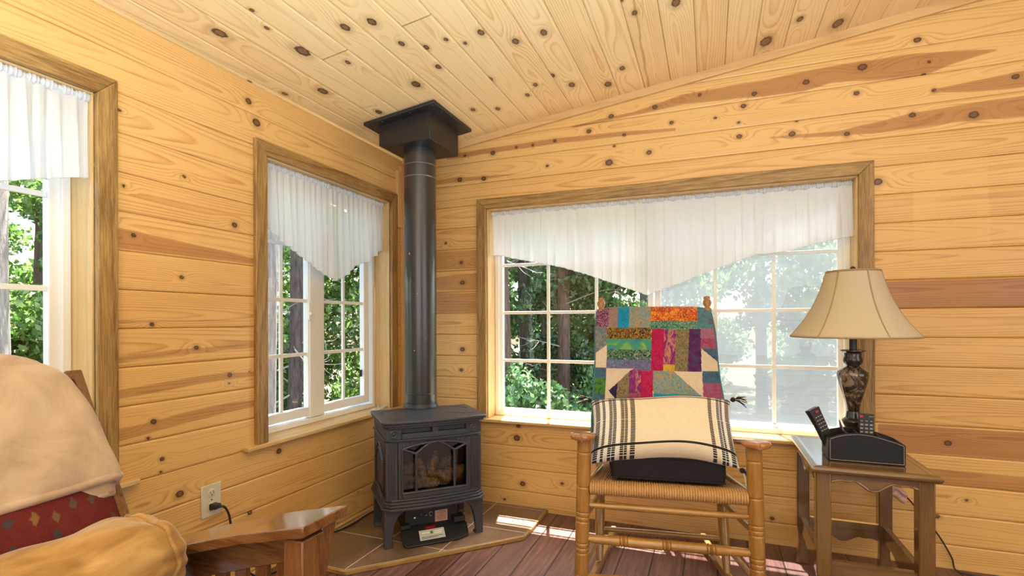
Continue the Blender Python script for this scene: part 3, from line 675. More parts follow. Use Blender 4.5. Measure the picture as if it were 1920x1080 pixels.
for k in (1, 2, 3):
    a, b, c, d = o_[k], o_[k + 1], i_[k + 1], i_[k]
    mb.prism([(a[0], a[1], 0), (b[0], b[1], 0), (c[0], c[1], 0), (d[0], d[1], 0)], (0, 0, 0.019))
mb.build('wooden_edge', M_edge, hearth, bevel=0.003)
def clip(poly, f):
    out = []
    for i in range(len(poly)):
        p, q = poly[i], poly[(i + 1) % len(poly)]; a, b = f(p), f(q)
        if a >= 0: out.append(p)
        if a * b < 0: t = a / (a - b); out.append((p[0] + (q[0] - p[0]) * t, p[1] + (q[1] - p[1]) * t))
    return out
xs = [0.0, 0.024, 0.327, 0.613, 0.918]; ys = [0.0, -0.031, -0.336, -0.641, -0.96]
for i in range(4):
    for j in range(4):
        g = 0.0028; P = inset(HP, 0.0125)
        for f in (lambda p: p[0] - xs[i] - g, lambda p: xs[i + 1] - g - p[0], lambda p: ys[j] - g - p[1], lambda p: p[1] - ys[j + 1] - g):
            if P: P = clip(P, f)
        if len(P) > 2:
            mb = MB(); mb.prism([(x, y, 0.010) for x, y in P], (0, 0, 0.010)); mb.build('tile', M_tile, hearth, bevel=0.0008)

# ------------------------------------------------------------------ gas stove: e runs along the front, n towards the room
E1 = Vector((1, 1, 0)) / math.sqrt(2); N1 = Vector((1, -1, 0)) / math.sqrt(2)
EC = -0.020
def sp(e, n, z): return E1 * (e + EC) + N1 * n + Vector((0, 0, z))
def iron(name, c, rough, b=0.3):
    t = NT(name); n = t.noise(t.coord(), 220, 3, 0.6); n2 = t.noise(t.coord(), 6, 2)
    cc = t.mix(n2, tuple(x * .85 for x in c), tuple(x * 1.2 for x in c)); t.bump(n, b, 0.0008); return t.set(cc, rough, 0.0, 0.55)
M_iron = iron('charcoal_iron', (0.046, 0.047, 0.060), 0.42, 0.2)
M_ironD = iron('dark_steel', (0.014, 0.014, 0.016), 0.5, 0.1)
stove = empty('gas_stove', sp(0, 0.63, 0.02), 'charcoal cast iron gas stove with arched glass front standing in the corner', 'stove')
def sbox(mb, e0, e1, n0, n1, z0, z1): return mb.hexa([sp(e0, n0, z0), sp(e1, n0, z0), sp(e1, n1, z0), sp(e0, n1, z0), sp(e0, n0, z1), sp(e1, n0, z1), sp(e1, n1, z1), sp(e0, n1, z1)])
def outline(hw, nf, nb, bow, cham=0.035, k=9):
    """plan outline with slightly bowed front and clipped front corners"""
    pts = [(-hw, nb), (-hw, nf - cham)]
    for i in range(k):
        f = i / (k - 1); e = -hw + cham + (2 * hw - 2 * cham) * f; pts.append((e, nf + bow * (1 - (2 * f - 1) ** 2)))
    pts += [(hw, nf - cham), (hw, nb)]; return pts
def sprism(mb, pts, z0, z1): return mb.prism([sp(e, n, z0) for e, n in pts], (0, 0, z1 - z0))
mb = MB(); sprism(mb, outline(0.252, 0.818, 0.475, 0.016, 0.012), 0.586, 0.601)
top_ = mb.build('top_plate', M_iron, stove, bevel=0.005, seg=3)
for sgn in (-1, 1):   # raised cast relief on the top plate
    mb = MB(); c = [(0.215 * sgn, .74), (0.165 * sgn, .74), (0.13 * sgn, .70), (0.09 * sgn, .685)]
    for a, b in zip(c[:-1], c[1:]): mb.bar(sp(*a, .6015), sp(*b, .6015), 0.010, 0.004)
    mb.bar(sp(0.215 * sgn, .54, .6015), sp(0.215 * sgn, .60, .6015), 0.010, 0.004); mb.bar(sp(0.215 * sgn, .54, .6015), sp(0.15 * sgn, .525, .6015), 0.010, 0.004)
    mb.build('cast_relief', M_iron, top_, bevel=0.001)
# body shell: back, sides, frieze (front is an open firebox behind the door)
mb = MB()
sbox(mb, -0.228, 0.228, 0.44, 0.455, 0.19, 0.586); sbox(mb, -0.228, -0.214, 0.455, 0.765, 0.19, 0.586); sbox(mb, 0.214, 0.228, 0.455, 0.765, 0.19, 0.586)
sbox(mb, -0.214, 0.214, 0.455, 0.765, 0.19, 0.215); sbox(mb, -0.214, 0.214, 0.455, 0.765, 0.53, 0.586)
body = mb.build('body', M_iron, stove, bevel=0.004)
mb = MB(); sprism(mb, outline(0.246, 0.808, 0.45, 0.014, 0.014), 0.574, 0.586); sprism(mb, outline(0.237, 0.798, 0.45, 0.012, 0.02), 0.562, 0.574); mb.build('cornice', M_iron, stove, bevel=0.003)
mb = MB()
O = outline(0.229, 0.790, 0.45, 0.010, 0.024)
# frieze built round two vent slots
for e0, e1 in ((-0.229, -0.158), (-0.016, 0.014), (0.152, 0.229)): sbox(mb, e0, e1, 0.74, 0.792 if abs(e0) < .1 else 0.786, 0.512, 0.562)
sbox(mb, -0.158, 0.152, 0.74, 0.794, 0.512, 0.536); sbox(mb, -0.158, 0.152, 0.74, 0.794, 0.558, 0.562)
frieze = mb.build('frieze', M_iron, stove, bevel=0.002)
mb = MB(); sbox(mb, -0.157, 0.151, 0.752, 0.757, 0.530, 0.561); mb.build('vent_shade_backing', plain('vent_shade_black', (.006, .006, .007), .8), frieze)  # black sheet added to paint the shade inside the vent slots
for e in (-0.193, 0.190):
    mb = MB(); mb.lathe(sp(e, 0.785, 0.537), [(0.0185, 0), (0.0185, 0.003), (0.015, 0.0045), (0.0125, 0.003), (0.010, 0.003), (0.006, 0.0065), (0.001, 0.007)], 24, N1); mb.build('rosette', M_iron, frieze)
mb = MB(); sprism(mb, outline(0.238, 0.800, 0.45, 0.012, 0.03), 0.506, 0.513); sprism(mb, outline(0.233, 0.795, 0.45, 0.011, 0.03), 0.500, 0.506); mb.build('moulding', M_iron, stove, bevel=0.002)
for s in (-1, 1):   # fluted corner pilasters
    mb = MB(); a = 0.176 * s; b = 0.228 * s
    sbox(mb, min(a, b), max(a, b), 0.735, 0.786, 0.236, 0.500)
    for q in range(2):
        e0 = (0.184 if q == 0 else 0.212) * s; e1 = e0 + 0.006 * s; sbox(mb, min(e0, e1), max(e0, e1), 0.786, 0.790, 0.25, 0.488)
    sbox(mb, min(.184 * s, .218 * s), max(.184 * s, .218 * s), 0.786, 0.790, 0.482, 0.488); sbox(mb, min(.184 * s, .218 * s), max(.184 * s, .218 * s), 0.786, 0.790, 0.25, 0.256)
    for q in range(3):
        e = (0.195 + .006 * q) * s; sbox(mb, e - .0015, e + .0015, 0.786, 0.788, 0.258, 0.48)
    mb.build('pilaster', M_iron, stove, bevel=0.0015)
# side panels with shallow arched relief
for s in (-1, 1):
    mb = MB(); e = 0.231 * s
    def arc(z0, h, off): return [sp(e + off * s, .50 + .22 * t_, z0 + h * math.sin(PI * t_)) for t_ in np.linspace(0, 1, 14)]
    for z0 in (.38, .405): mb.tube(arc(z0, .06, 0), .0045, 6)
    for z0 in (.22, .24): mb.tube(arc(z0, .02, 0.004), .005, 6)
    for n_ in (.50, .72): mb.tube([sp(e, n_, .255), sp(e, n_, .40)], .0045, 6)
    mb.build('side_relief', M_iron, body)
# door frame with arched tracery
door = MB()
sbox(door, -0.174, -0.156, 0.76, 0.790, 0.238, 0.500); sbox(door, 0.156, 0.174, 0.76, 0.790, 0.238, 0.500)
sbox(door, -0.156, 0.156, 0.76, 0.792, 0.238, 0.262)
arch = [(-0.156, 0.464)] + [(-0.156 + 0.312 * t_, 0.464 + 0.028 * math.sin(PI * t_) ** 0.8) for t_ in np.linspace(0.05, 0.95, 15)] + [(0.156, 0.464)]
polyt = arch + [(0.156, 0.500), (-0.156, 0.500)]
for (a, b) in zip(arch[:-1], arch[1:]):
    door.hexa([sp(a[0], .762, a[1]), sp(b[0], .762, b[1]), sp(b[0], .790, b[1]), sp(a[0], .790, a[1]), sp(a[0], .762, .5), sp(b[0], .762, .5), sp(b[0], .790, .5), sp(a[0], .790, .5)])
dr = door.build('door', M_iron, stove, bevel=0.0015)
mb = MB()
def trac(pts, w=0.0062): 
    mb.tube([sp(e, 0.790, z) for e, z in pts], w, 8, flat=1.0)
zs_ = 0.440
for s in (-1, 1):
    trac([(0.092 * s, 0.262), (0.092 * s, zs_)])
    trac([(0.092 * s, zs_), (0.125 * s, zs_ + .014), (0.156 * s, zs_ + .026)])
    trac([(0.092 * s, zs_), (0.06 * s, zs_ + .024), (0.03 * s, zs_ + .041), (0.0, zs_ + .050)])
arc2 = [(-0.156 + 0.312 * t_, 0.464 + 0.024 * math.sin(PI * t_) ** 0.8) for t_ in np.linspace(0, 1, 18)]
trac(arc2); trac([(-.156, .262), (.156, .262)]); trac([(-.156, .262), (-.156, .464)]); trac([(.156, .262), (.156, .464)])
mb.build('tracery', M_iron, dr)
def dark_glass():
    t = NT('stove_glass'); t.n.remove(t.b); tr = t.new('ShaderNodeBsdfTransparent'); tr.inputs[0].default_value = (0.66, 0.62, 0.58, 1)
    gl = t.new('ShaderNodeBsdfGlossy'); gl.inputs['Roughness'].default_value = 0.05
    mx = t.new('ShaderNodeMixShader'); mx.inputs[0].default_value = 0.06; t.link(tr.outputs[0], mx.inputs[1]); t.link(gl.outputs[0], mx.inputs[2]); t.link(mx.outputs[0], t.out.inputs[0]); return t.mat
mb = MB(); sbox(mb, -0.158, 0.158, 0.768, 0.772, 0.25, 0.495); mb.build('glass', dark_glass(), dr)
# ceramic logs and embers
def log_mat():
    t = NT('ceramic_log'); v = t.coord(); n = t.noise(v, 28, 4, 0.65, 0.8); c = t.ramp(n, [(0.32, (0.06, 0.032, 0.016)), (0.48, (0.40, 0.235, 0.10)), (0.66, (0.85, 0.60, 0.32))]); t.bump(n, 0.8, 0.006); return t.set(c, 0.9)
M_log = log_mat()
rg = np.random.default_rng(5)
for p, q, r_ in (((-.15, .70, .29), (.0, .72, .285), .03), ((.02, .735, .30), (.15, .70, .305), .036), ((-.13, .63, .33), (.14, .61, .34), .032), ((-.03, .71, .30), (-.065, .69, .395), .018), ((-.01, .71, .30), (.03, .69, .405), .017), ((-.09, .735, .28), (.02, .74, .275), .02)):
    mb = MB(); P, Q = sp(*p), sp(*q); pts = [P.lerp(Q, t_) + Vector(rg.normal(size=3)) * .004 for t_ in np.linspace(0, 1, 9)]
    mb.tube(pts, [r_ * k for k in rg.uniform(.82, 1.12, 9)], 12); mb.build('log', M_log, stove, ang=60)
mb = MB(); sbox(mb, -.16, .16, .56, .755, .215, .255); mb.build('burner', M_ironD, stove, bevel=.006)
# base moulding
mb = MB()
for k, (hw, nf, z0, z1) in enumerate(((0.231, 0.793, 0.228, 0.238), (0.236, 0.800, 0.216, 0.228), (0.240, 0.804, 0.204, 0.216), (0.247, 0.810, 0.192, 0.204))): sprism(mb, outline(hw, nf, 0.44, 0.012 + .002 * k, 0.028), z0, z1)
mb.build('base_moulding', M_iron, stove, bevel=0.0025)
# legs: curved, tapering
for e, n in ((-0.226, 0.775), (0.226, 0.775), (-0.226, 0.475), (0.226, 0.475)):
    mb = MB(); s = 1 if e > 0 else -1; f = 1 if n > .6 else -1
    prof = [(0.192, 0.094), (0.178, 0.088), (0.16, 0.064), (0.13, 0.049), (0.10, 0.042), (0.06, 0.037), (0.035, 0.034), (0.028, 0.040), (0.0205, 0.042)]
    dp = [(0.192, 0.066), (0.178, 0.062), (0.16, 0.05), (0.13, 0.042), (0.10, 0.037), (0.06, 0.033), (0.035, 0.031), (0.028, 0.037), (0.0205, 0.040)]
    pts = []
    for (z, w), (_, d_) in zip(prof, dp):
        o1, o2 = 0.012 * s, 0.012 * f
        if z < 0.05: o1 *= 1.0
        pts.append([sp(e + o1, n + o2, z), sp(e + o1 - w * s, n + o2, z), sp(e + o1 - w * s, n + o2 - d_ * f, z), sp(e + o1, n + o2 - d_ * f, z)])
    vv = [p for q in pts for p in q]; ff = []
    for i in range(len(pts) - 1):
        for k in range(4): ff.append((i * 4 + k, i * 4 + (k + 1) % 4, (i + 1) * 4 + (k + 1) % 4, (i + 1) * 4 + k))
    ff += [(0, 1, 2, 3), tuple(len(vv) - 4 + k for k in range(4))]
    mb.add(vv, ff); mb.build('leg', M_iron, stove, bevel=0.003)
# control compartment under the firebox
mb = MB(); sbox(mb, -0.13, 0.13, 0.50, 0.715, 0.05, 0.192); cp = mb.build('control_box', M_ironD, stove, bevel=0.003)
mb = MB(); M_chrome = plain('chrome', (0.6, 0.6, 0.62), 0.25, 1.0)
for e, z, r_ in ((-.085, .118, .006), (-.055, .13, .0035), (-.03, .125, .004)): mb.lathe(sp(e, .715, z), [(r_, 0), (r_, .012), (r_ * .5, .014)], 12, N1)
mb.build('control_knob', M_chrome, cp)
mb = MB(); mb.tube([sp(-.004 + .009 * math.cos(a), .7165, .124 + .009 * math.sin(a)) for a in np.linspace(.8, 5.5, 12)], .0016, 6); mb.build('control_mark', M_chrome, cp)
mb = MB(); sbox(mb, .016, .078, .7155, .717, .080, .136); pt = mb.build('warning_tag', plain('pink_tag', (0.66, 0.40, 0.32), .6), stove)
mb = MB()
for k, w in enumerate((.034, .044, .024, .046, .040, .046, .036)): sbox(mb, .047 - w / 2, .047 + w / 2, .7171, .7174, .128 - .0066 * k, .1305 - .0066 * k)
mb.build('printed_lines', plain('tag_print', (0.38, 0.13, 0.10), .7), pt)
# dropped access panel lying in front of the controls
mb = MB()
flapc = [(-.15, .715, .082), (.15, .715, .082), (.16, .770, .074), (.155, .812, .036), (.10, .826, .030), (-.14, .826, .030), (-.155, .812, .036), (-.16, .770, .074)]
mb.add([sp(*p) for p in flapc] + [sp(p[0], p[1] - .002, p[2] - .009) for p in flapc], [tuple(range(8)), tuple(range(15, 7, -1))] + [(i, (i + 1) % 8, 8 + (i + 1) % 8, 8 + i) for i in range(8)])
sbox(mb, .10, .155, .70, .76, .08, .105); sbox(mb, -.155, -.11, .70, .75, .08, .098)
fl = mb.build('access_panel', M_ironD, stove, bevel=0.002)
mb = MB(); sbox(mb, -.12, .12, .66, .80, .0205, .034); mb.build('valve_tray', M_ironD, stove, bevel=0.002)
def on_flap(e, t_, h=0.0015): # t_ 0 at the hinge side, 1 at the front
    return sp(e, .770 + .042 * t_, .074 - .038 * t_ + h)
def patch(mb, e0, e1, t0, t1, h): mb.prism([on_flap(e0, t0, h), on_flap(e1, t0, h), on_flap(e1, t1, h), on_flap(e0, t1, h)], (0, 0, .0008))
mb = MB(); patch(mb, -.078, .042, .08, .92, .0016); lb = mb.build('rating_plate', plain('silver_label', (0.50, 0.53, 0.50), .4), stove)
mb = MB(); patch(mb, -.065, -.030, .30, .38, .0026); patch(mb, -.008, .034, .26, .34, .0026); patch(mb, -.008, .028, .42, .50, .0026); lbw = mb.build('plate_print', plain('label_white', (0.82, 0.80, 0.74), .5), lb)
mb = MB(); patch(mb, -.070, .034, .68, .72, .0026); patch(mb, -.070, .01, .79, .82, .0026); patch(mb, -.025, -.013, .26, .46, .0026); mb.build('plate_print', plain('label_dark', (0.10, 0.13, 0.12), .5), lb)
mb = MB(); mb.prism([sp(-.042, .750, .0785), sp(.006, .750, .0785), sp(.006, .771, .0755), sp(-.042, .771, .0755)], (0, 0, .001)); mb.build('red_sticker', plain('red_label', (0.42, 0.012, 0.02), .5), stove)

# ------------------------------------------------------------------ stove pipe and ceiling box
def pipe_mat(name, c, r_):
    t = NT(name); n = t.noise(t.coord('Object', (1, 1, 1)), 45, 2, 0.5); n2 = t.noise(t.coord('Object', (1, 1, .4)), 5, 3)
    spot = t.ramp(n, [(0.755, 0.0), (0.77, 0.9)]); cc = t.mix(spot, c, (0.55, 0.45, 0.35)); return t.set(cc, t.math('ADD', t.math('MULTIPLY', n2, .18), r_), 0.0, 0.6, Coat_Weight=0.4, Coat_Roughness=0.22)
M_pipe = pipe_mat('black_pipe', (0.022, 0.022, 0.025), 0.22); M_box = plain('black_painted_steel', (0.020, 0.019, 0.020), 0.42, var=.15)
PC = Vector((0.3206, -0.3351, 0))
pipe = empty('stove_pipe', (PC.x, PC.y, 0.601), 'black round stove pipe rising from the stove to a square ceiling box', 'stove pipe')
mb = MB(); mb.lathe(PC + Vector((0, 0, .602)), [(.083, 0), (.083, .012), (.0835, .03), (.0835, 1.36)], 48); body_p = mb.build('pipe', M_pipe, pipe)
mb = MB(); mb.lathe(PC + Vector((0, 0, .602)), [(.090, 0), (.090, .006), (.086, .012), (.084, .02)], 48); mb.build('collar', M_box, pipe)
for z, r_ in ((.672, .0855), (1.802, .0852), (1.866, .0848)):
    mb = MB(); mb.lathe(PC + Vector((0, 0, z)), [(.0832, 0), (r_, .002), (r_, .004), (.0832, .006)], 48); mb.build('joint_ring', plain('worn_rim', (0.25, 0.24, 0.24), .35, .7) if z > 1 else M_pipe, pipe)
for z, a in ((.628, -1.9), (.628, -.75), (.628, -1.3)):
    mb = MB(); mb.box((PC.x + .0835 * math.cos(a) - .012, PC.y + .0835 * math.sin(a) - .003, z), (PC.x + .0835 * math.cos(a) + .012, PC.y + .0835 * math.sin(a) + .003, z + .003)); mb.build('louvre', M_box, pipe)
def cz(x, y, dz): return (x, y, ceil_z(x) + dz)
h = 0.15
mb = MB(); mb.hexa([(PC.x - h, PC.y - h, 1.95), (PC.x + h, PC.y - h, 1.95), (PC.x + h, PC.y + h, 1.95), (PC.x - h, PC.y + h, 1.95), cz(PC.x - h, PC.y - h, -.014), cz(PC.x + h, PC.y - h, -.014), cz(PC.x + h, PC.y + h, -.014), cz(PC.x - h, PC.y + h, -.014)])
mb.build('support_box', M_box, pipe, bevel=.003)
h = 0.205
mb = MB(); c4 = [(PC.x - h, PC.y - h), (PC.x + h, PC.y - h), (PC.x + h, PC.y + h), (PC.x - h, PC.y + h)]
mb.hexa([cz(x, y, -.018) for x, y in c4] + [cz(x, y, -.001) for x, y in c4]); flg = mb.build('ceiling_flange', M_box, pipe, bevel=.004)
sc_ = [(PC.x + (x - PC.x) * .91, PC.y + (y - PC.y) * .91) for x, y in c4] + [(PC.x + h * .91, PC.y + h * k) for k in (-.5, .3)] + [(PC.x + h * k, PC.y - h * .91) for k in (-.5, .3)]
for x, y in sc_:
    mb = MB(); mb.lathe(cz(x, y, -.0185), [(.006, 0), (.005, -.003), (.001, -.004)], 10); mb.build('screw', M_box, flg)

# ------------------------------------------------------------------ rocking chair (r right, s back, z up in its own frame)
CO = Vector((1.5995, -0.7645, 0)); CR = Vector((0.989, 0.1496, 0)); CB = Vector((-0.1496, 0.989, 0))
def ch(r, s, z): return CO + CR * r + CB * s + Vector((0, 0, z))
chA, chD = (0.43, 0.215, 0.048), (0.25, 0.108, 0.022)
M_chair = wood('golden_oak', chA, chD, (30, 30, 2.2), 0.28, rings=9, contrast=.8, coat=0.5, pores=0.45)
M_chairr = wood('golden_oak_rung', chA, chD, (2.2, 30, 30), 0.28, rings=9, contrast=.8, coat=0.5, pores=0.4)
M_chairs = wood('golden_oak_runner', (0.50, 0.29, 0.10), chD, (30, 2.2, 30), 0.28, rings=9, contrast=.8, coat=0.5, pores=0.4)
M_arm = wood('reddish_armrest', (0.46, 0.20, 0.075), (0.29, 0.11, 0.036), (30, 2.2, 30), 0.2, rings=8, contrast=.8, coat=0.7, pores=0.35)
chair = empty('rocking_chair', ch(0, .2, 0), 'golden oak rocking chair with a woven seat in front of the big window', 'rocking chair')
def post(pb, pt_, r0, rings, prof_extra=None, r1=None, seg=24):
    """turned post between two points; rings = heights with grooves"""
    d = (pt_ - pb); L = d.length; r1 = r1 or r0
    hs = sorted(set([0, L] + [min(max(h + k, 0), L) for h in rings for k in (-.006, -.0035, 0, .0035, .006)]))
    prof = []
    for h in hs:
        rr = r0 + (r1 - r0) * h / L
        for g in rings:
            if abs(h - g) < .002: rr -= .0035
        prof.append((rr, h))
    mb = MB(); mb.lathe(pb, prof, seg, d); return mb
for s in (-1, 1):
    pb, pt_ = ch(.306 * s, -.005, .045), ch(.291 * s, .0, .622)
    rings = [.52, .393, .30, .283, .266, .186, .168, .150, .07, .052, .034]
    mb = post(pb, pt_, .0255, rings, r1=.0262); lp = mb.build('front_post', M_chair, chair, ang=50)
# rear posts lean back and end in turned finials
rp = {-1: (-.25, -.262), 1: (.247, .245)}
def rear(s, z): f = (z - .05) / 1.05; r0, r1 = rp[s]; return ch(r0 + (r1 - r0) * f, .25 + .433 * (z - .06), z)
for s in (-1, 1):
    pb, pt_ = rear(s, .05), rear(s, 1.165); d = pt_ - pb; L = d.length
    def H(z): return (z - .05) / 1.115 * L
    prof = [(.0135, 0), (.016, H(.1)), (.0205, H(.2)), (.0205, H(.45)), (.020, H(1.06)), (.0195, H(1.082)), (.0165, H(1.086)), (.0165, H(1.09)), (.0195, H(1.094)), (.019, H(1.104)), (.0125, H(1.112)), (.0125, H(1.117)), (.0185, H(1.128)), (.0205, H(1.138)), (.0185, H(1.147)), (.014, H(1.153)), (.0165, H(1.157)), (.0155, H(1.163)), (.004, H(1.166))]
    mb = MB(); mb.lathe(pb, prof, 24, d); mb.build('rear_post', M_chair, chair, ang=50)
# ladder slats
for z in (.60, .75, .90, 1.03):
    mb = MB(); a, b = rear(-1, z), rear(1, z)
    def fn(u, v, z=z):
        p = rear(-1, z + .07 * (v - .5) + .012 * math.sin(PI * u) * (v - .2)).lerp(rear(1, z + .07 * (v - .5) + .012 * math.sin(PI * u) * (v - .2)), u); return p + CB * .03 * math.sin(PI * u)
    mb.grid(fn, 14, 4); mb.build('back_slat', M_chairr, chair, solid=.010)
# rungs
def rung(p, q, r_, mat, beads=(), taper=True):
    d = q - p; L = d.length; prof = []
    hs = sorted(set(np.linspace(0, L, 13).tolist() + [b * L + k for b in beads for k in (-.016, -.013, -.010, -.006, -.003, 0, .003, .006, .010, .013, .016)]))
    for h in hs:
        f = h / L; rr = r_ * (0.72 + 0.28 * math.sin(PI * f) ** .6) if taper else r_
        for b in beads:
            k = h - b * L
            if abs(k) <= .0165: rr = r_ * (1.06 if int(round(abs(k) * 1000)) in (16, 10, 3, 0, 6) and int(round(abs(k) * 1000)) % 2 == 0 else .86)
        prof.append((rr, h))
    mb = MB(); mb.lathe(p, prof, 16, d); return mb.build('rung', mat, chair, ang=50)
rung(ch(-.295, 0, .368), ch(.295, 0, .368), .0125, M_chairr)
rung(ch(-.30, 0, .243), ch(.30, 0, .243), .018, M_chairr, (.25, .5, .75))
rung(ch(-.303, 0, .098), ch(.303, 0, .098), .018, M_chairr, (.25, .5, .75))
for z in (.165, .36): rung(rear(-1, z), rear(1, z), .012, M_chairr)
for s in (-1, 1):
    for z0, z1 in ((.31, .30), (.15, .145)): rung(ch(.297 * s, 0, z0), rear(s, z1), .0115, M_chairs)
# rockers
for s in (-1, 1):
    mb = MB(); n = 26; vv = []
    for i in range(n + 1):
        f = i / n; sb = -.24 + .79 * f; r_ = (.305 - (.100) * (sb / .52)) * s
        zb = .0 + .34 * (sb - .14) ** 2; t_ = .038 * (1 - .35 * max(0, f - .7) / .3)
        c = ch(r_, sb, 0); sd = CR * .012
        vv.append([c - sd + Vector((0, 0, zb)), c + sd + Vector((0, 0, zb)), c + sd + Vector((0, 0, zb + t_)), c - sd + Vector((0, 0, zb + t_))])
    fl_ = [p for q in vv for p in q]; ff = [(0, 1, 2, 3), tuple(4 * n + k for k in (3, 2, 1, 0))]
    for i in range(n):
        for k in range(4): ff.append((4 * i + k, 4 * i + (k + 1) % 4, 4 * i + 4 + (k + 1) % 4, 4 * i + 4 + k))
    mb.add(fl_, ff); mb.build('rocker', M_chairs, chair, bevel=.004)
# armrests: paddles sloping back
for s in (-1, 1):
    top = []; n = 22
    for i in range(n + 1):
        f = i / n; sb = -.062 + .50 * f
        hw = .047 if f < .25 else .047 - .026 * min(1, (f - .25) / .4)
        if f < .1: hw *= math.sqrt(max(0, 1 - ((.1 - f) / .1) ** 2)) * .9 + .1
        cr = (.297 - .04 * max(0, f - .2)) * s; z = .638 - .105 * max(0, f - .12)
        top.append((sb, cr, hw, z))
    mb = MB(); prof = []
    for sb, cr, hw, z in top:
        ring = []
        for k in range(12):
            a = 2 * PI * k / 12; cx = math.copysign(abs(math.cos(a)) ** .6, math.cos(a)) * hw; cz_ = math.copysign(abs(math.sin(a)) ** .7, math.sin(a)) * .0125
            ring.append(ch(cr + cx, sb, z - .012 + cz_))
        prof.append(ring)
    vv = [p for q in prof for p in q]; ff = [tuple(range(12)), tuple(12 * n + k for k in range(11, -1, -1))]
    for i in range(n):
        for k in range(12): ff.append((12 * i + k, 12 * i + (k + 1) % 12, 12 * i + 12 + (k + 1) % 12, 12 * i + 12 + k))
    mb.add(vv, ff); mb.build('armrest', M_arm, chair, ang=60)
# woven seat: strands wrapped round the frame
def rush_mat():
    t = NT('woven_rush'); n = t.noise(t.coord('Object', (60, 60, 60)), 2, 3); c = t.mix(n, (0.34, 0.165, 0.055), (0.66, 0.385, 0.165)); t.bump(n, .3, .002); return t.set(c, .5, 0, .4)
mb = MB(); NS = 62
def seatf(u, v):
    # v: 0 front bottom -> over the front rail -> back edge -> under
    r_ = u; strand = abs(math.sin(PI * u * NS)) ** .55
    a = .004 * strand
    fr_, bk_ = .272, .238
    if v < .25:
        an = -PI * .75 + PI * 1.25 * (v / .25); s_ = -.0 - math.cos(an) * (.021 + a) * (-1) * -1; z = .432 + math.sin(an) * (.021 + a)
        s_ = -math.cos(an) * (.021 + a); hw = fr_
    elif v < .75:
        f = (v - .25) / .5; s_ = .02 + .38 * f; z = .453 + a - .035 * f - .012 * math.sin(PI * f); hw = fr_ + (bk_ - fr_) * f
    else:
        f = (v - .75) / .25; s_ = .40 - .38 * f; z = .385 + .025 * f; hw = bk_ + (fr_ - bk_) * f
    return ch(-.0 + (2 * u - 1) * hw, s_, z)
mb.grid(seatf, NS * 6, 40); mb.build('woven_seat', rush_mat(), chair, ang=70)
for s in (-1, 1):
    mb = MB(); mb.tube([ch(.283 * s, .02, .437), ch(.243 * s, .40, .405)], .017, 12); mb.build('seat_rail', M_chairs, chair)

# ------------------------------------------------------------------ black seat cushion
M_cush = plain('black_corduroy', (0.017, 0.015, 0.019), 0.85, spec=.2, var=.25, scale=120, bump=.3)
cush = empty('seat_cushion', ch(0, .2, .455), 'thick black box cushion on the woven seat of the rocking chair', 'cushion')
def softbox(fn, nu, nv, nw, e=.25):
    """rounded box: fn maps x,y,z in -1..1 to the world"""
    mb = MB(); 
    def sup(p): return p
    faces = [((0, 1, 2), 1), ((0, 1, 2), -1), ((1, 2, 0), 1), ((1, 2, 0), -1), ((2, 0, 1), 1), ((2, 0, 1), -1)]
    N = {0: nu, 1: nv, 2: nw}
    for (a, b, c), sg in faces:
        def g(u, v):
            p = [0, 0, 0]; p[a] = 2 * u - 1; p[b] = 2 * v - 1; p[c] = sg; return fn(*p)
        mb.grid(g, N[a], N[b])
    return mb
def cf(x, y, z):
    s_ = .215 + .175 * y; r_ = .008 + (.213 + .012 * y) * x; zz = .505 + .042 * z - .03 * (y + 1) / 2
    k = 1 - .02 * (z * z); zz += (.008 * (1 - x * x) * (1 - y * y)) * z
    return ch(.008 + (r_ - .008) * k, s_, zz)
softbox(cf, 20, 18, 6).build('cushion_body', M_cush, cush, bevel=.010, seg=3, weld=True)
def edge_loop(z): return [cf(x, y, z) for x, y in [(-1, -1), (-.5, -1), (0, -1), (.5, -1), (1, -1), (1, -.5), (1, 0), (1, .5), (1, 1), (.5, 1), (0, 1), (-.5, 1), (-1, 1), (-1, .5), (-1, 0), (-1, -.5), (-1, -1)]]
for z in (.93, -.93):
    mb = MB(); mb.tube(edge_loop(z), .0035, 6); mb.build('piping', M_cush, cush)
mb = MB(); mb.prism([ch(-.20, .25, .462), ch(-.26, .27, .475), ch(-.255, .31, .472), ch(-.20, .31, .458)], (0, 0, .02)); mb.build('tie_strap', M_cush, cush, bevel=.004)

# ------------------------------------------------------------------ lumbar pillow
pilw = empty('lumbar_pillow', ch(-.015, .17, .56), 'cream woven pillow with black stripes and corner tassels on the rocking chair', 'pillow')
def fabric(name, color, rough=.9, var=.12, wx=700, wz=700, wy=700, b=.35):
    t = NT(name); n = t.noise(t.coord('Object', (wx / 10, wy / 10, wz / 10)), 5, 2); c = t.mix(n, tuple(x * (1 - var) for x in color), tuple(min(1, x * (1 + var)) for x in color))
    t.bump(n, b, .001); return t.set(c, rough, 0, .2, Sheen_Weight=.15)
M_cream = fabric('cream_weave', (0.74, 0.63, 0.48), wx=120, wz=700, wy=120)
M_white = fabric('white_weave', (0.76, 0.73, 0.70), wx=400, wz=400)
M_blk = fabric('black_yarn', (0.022, 0.020, 0.024), wx=600, wz=600)
def pil(u, v, side):
    x = 2 * u - 1; y = 2 * v - 1
    th = .068 * (max(0, 1 - x ** 4) * max(0, 1 - y ** 4)) ** .5
    wx = .264 * x * (1 - .05 * (1 - y * y)); hy = .128 * y * (1 - .04 * (1 - x * x))
    sag = -.010 * x * x * (1.0 if y > 0 else 3.0 * -y) + .003 * math.sin(5 * x)
    nrm = CB * -.766 + Vector((0, 0, .644))
    return ch(-.014 + wx, .112 + .644 * hy - .01 * x, .645 + .766 * hy + sag + .014 * x) + nrm * th * side
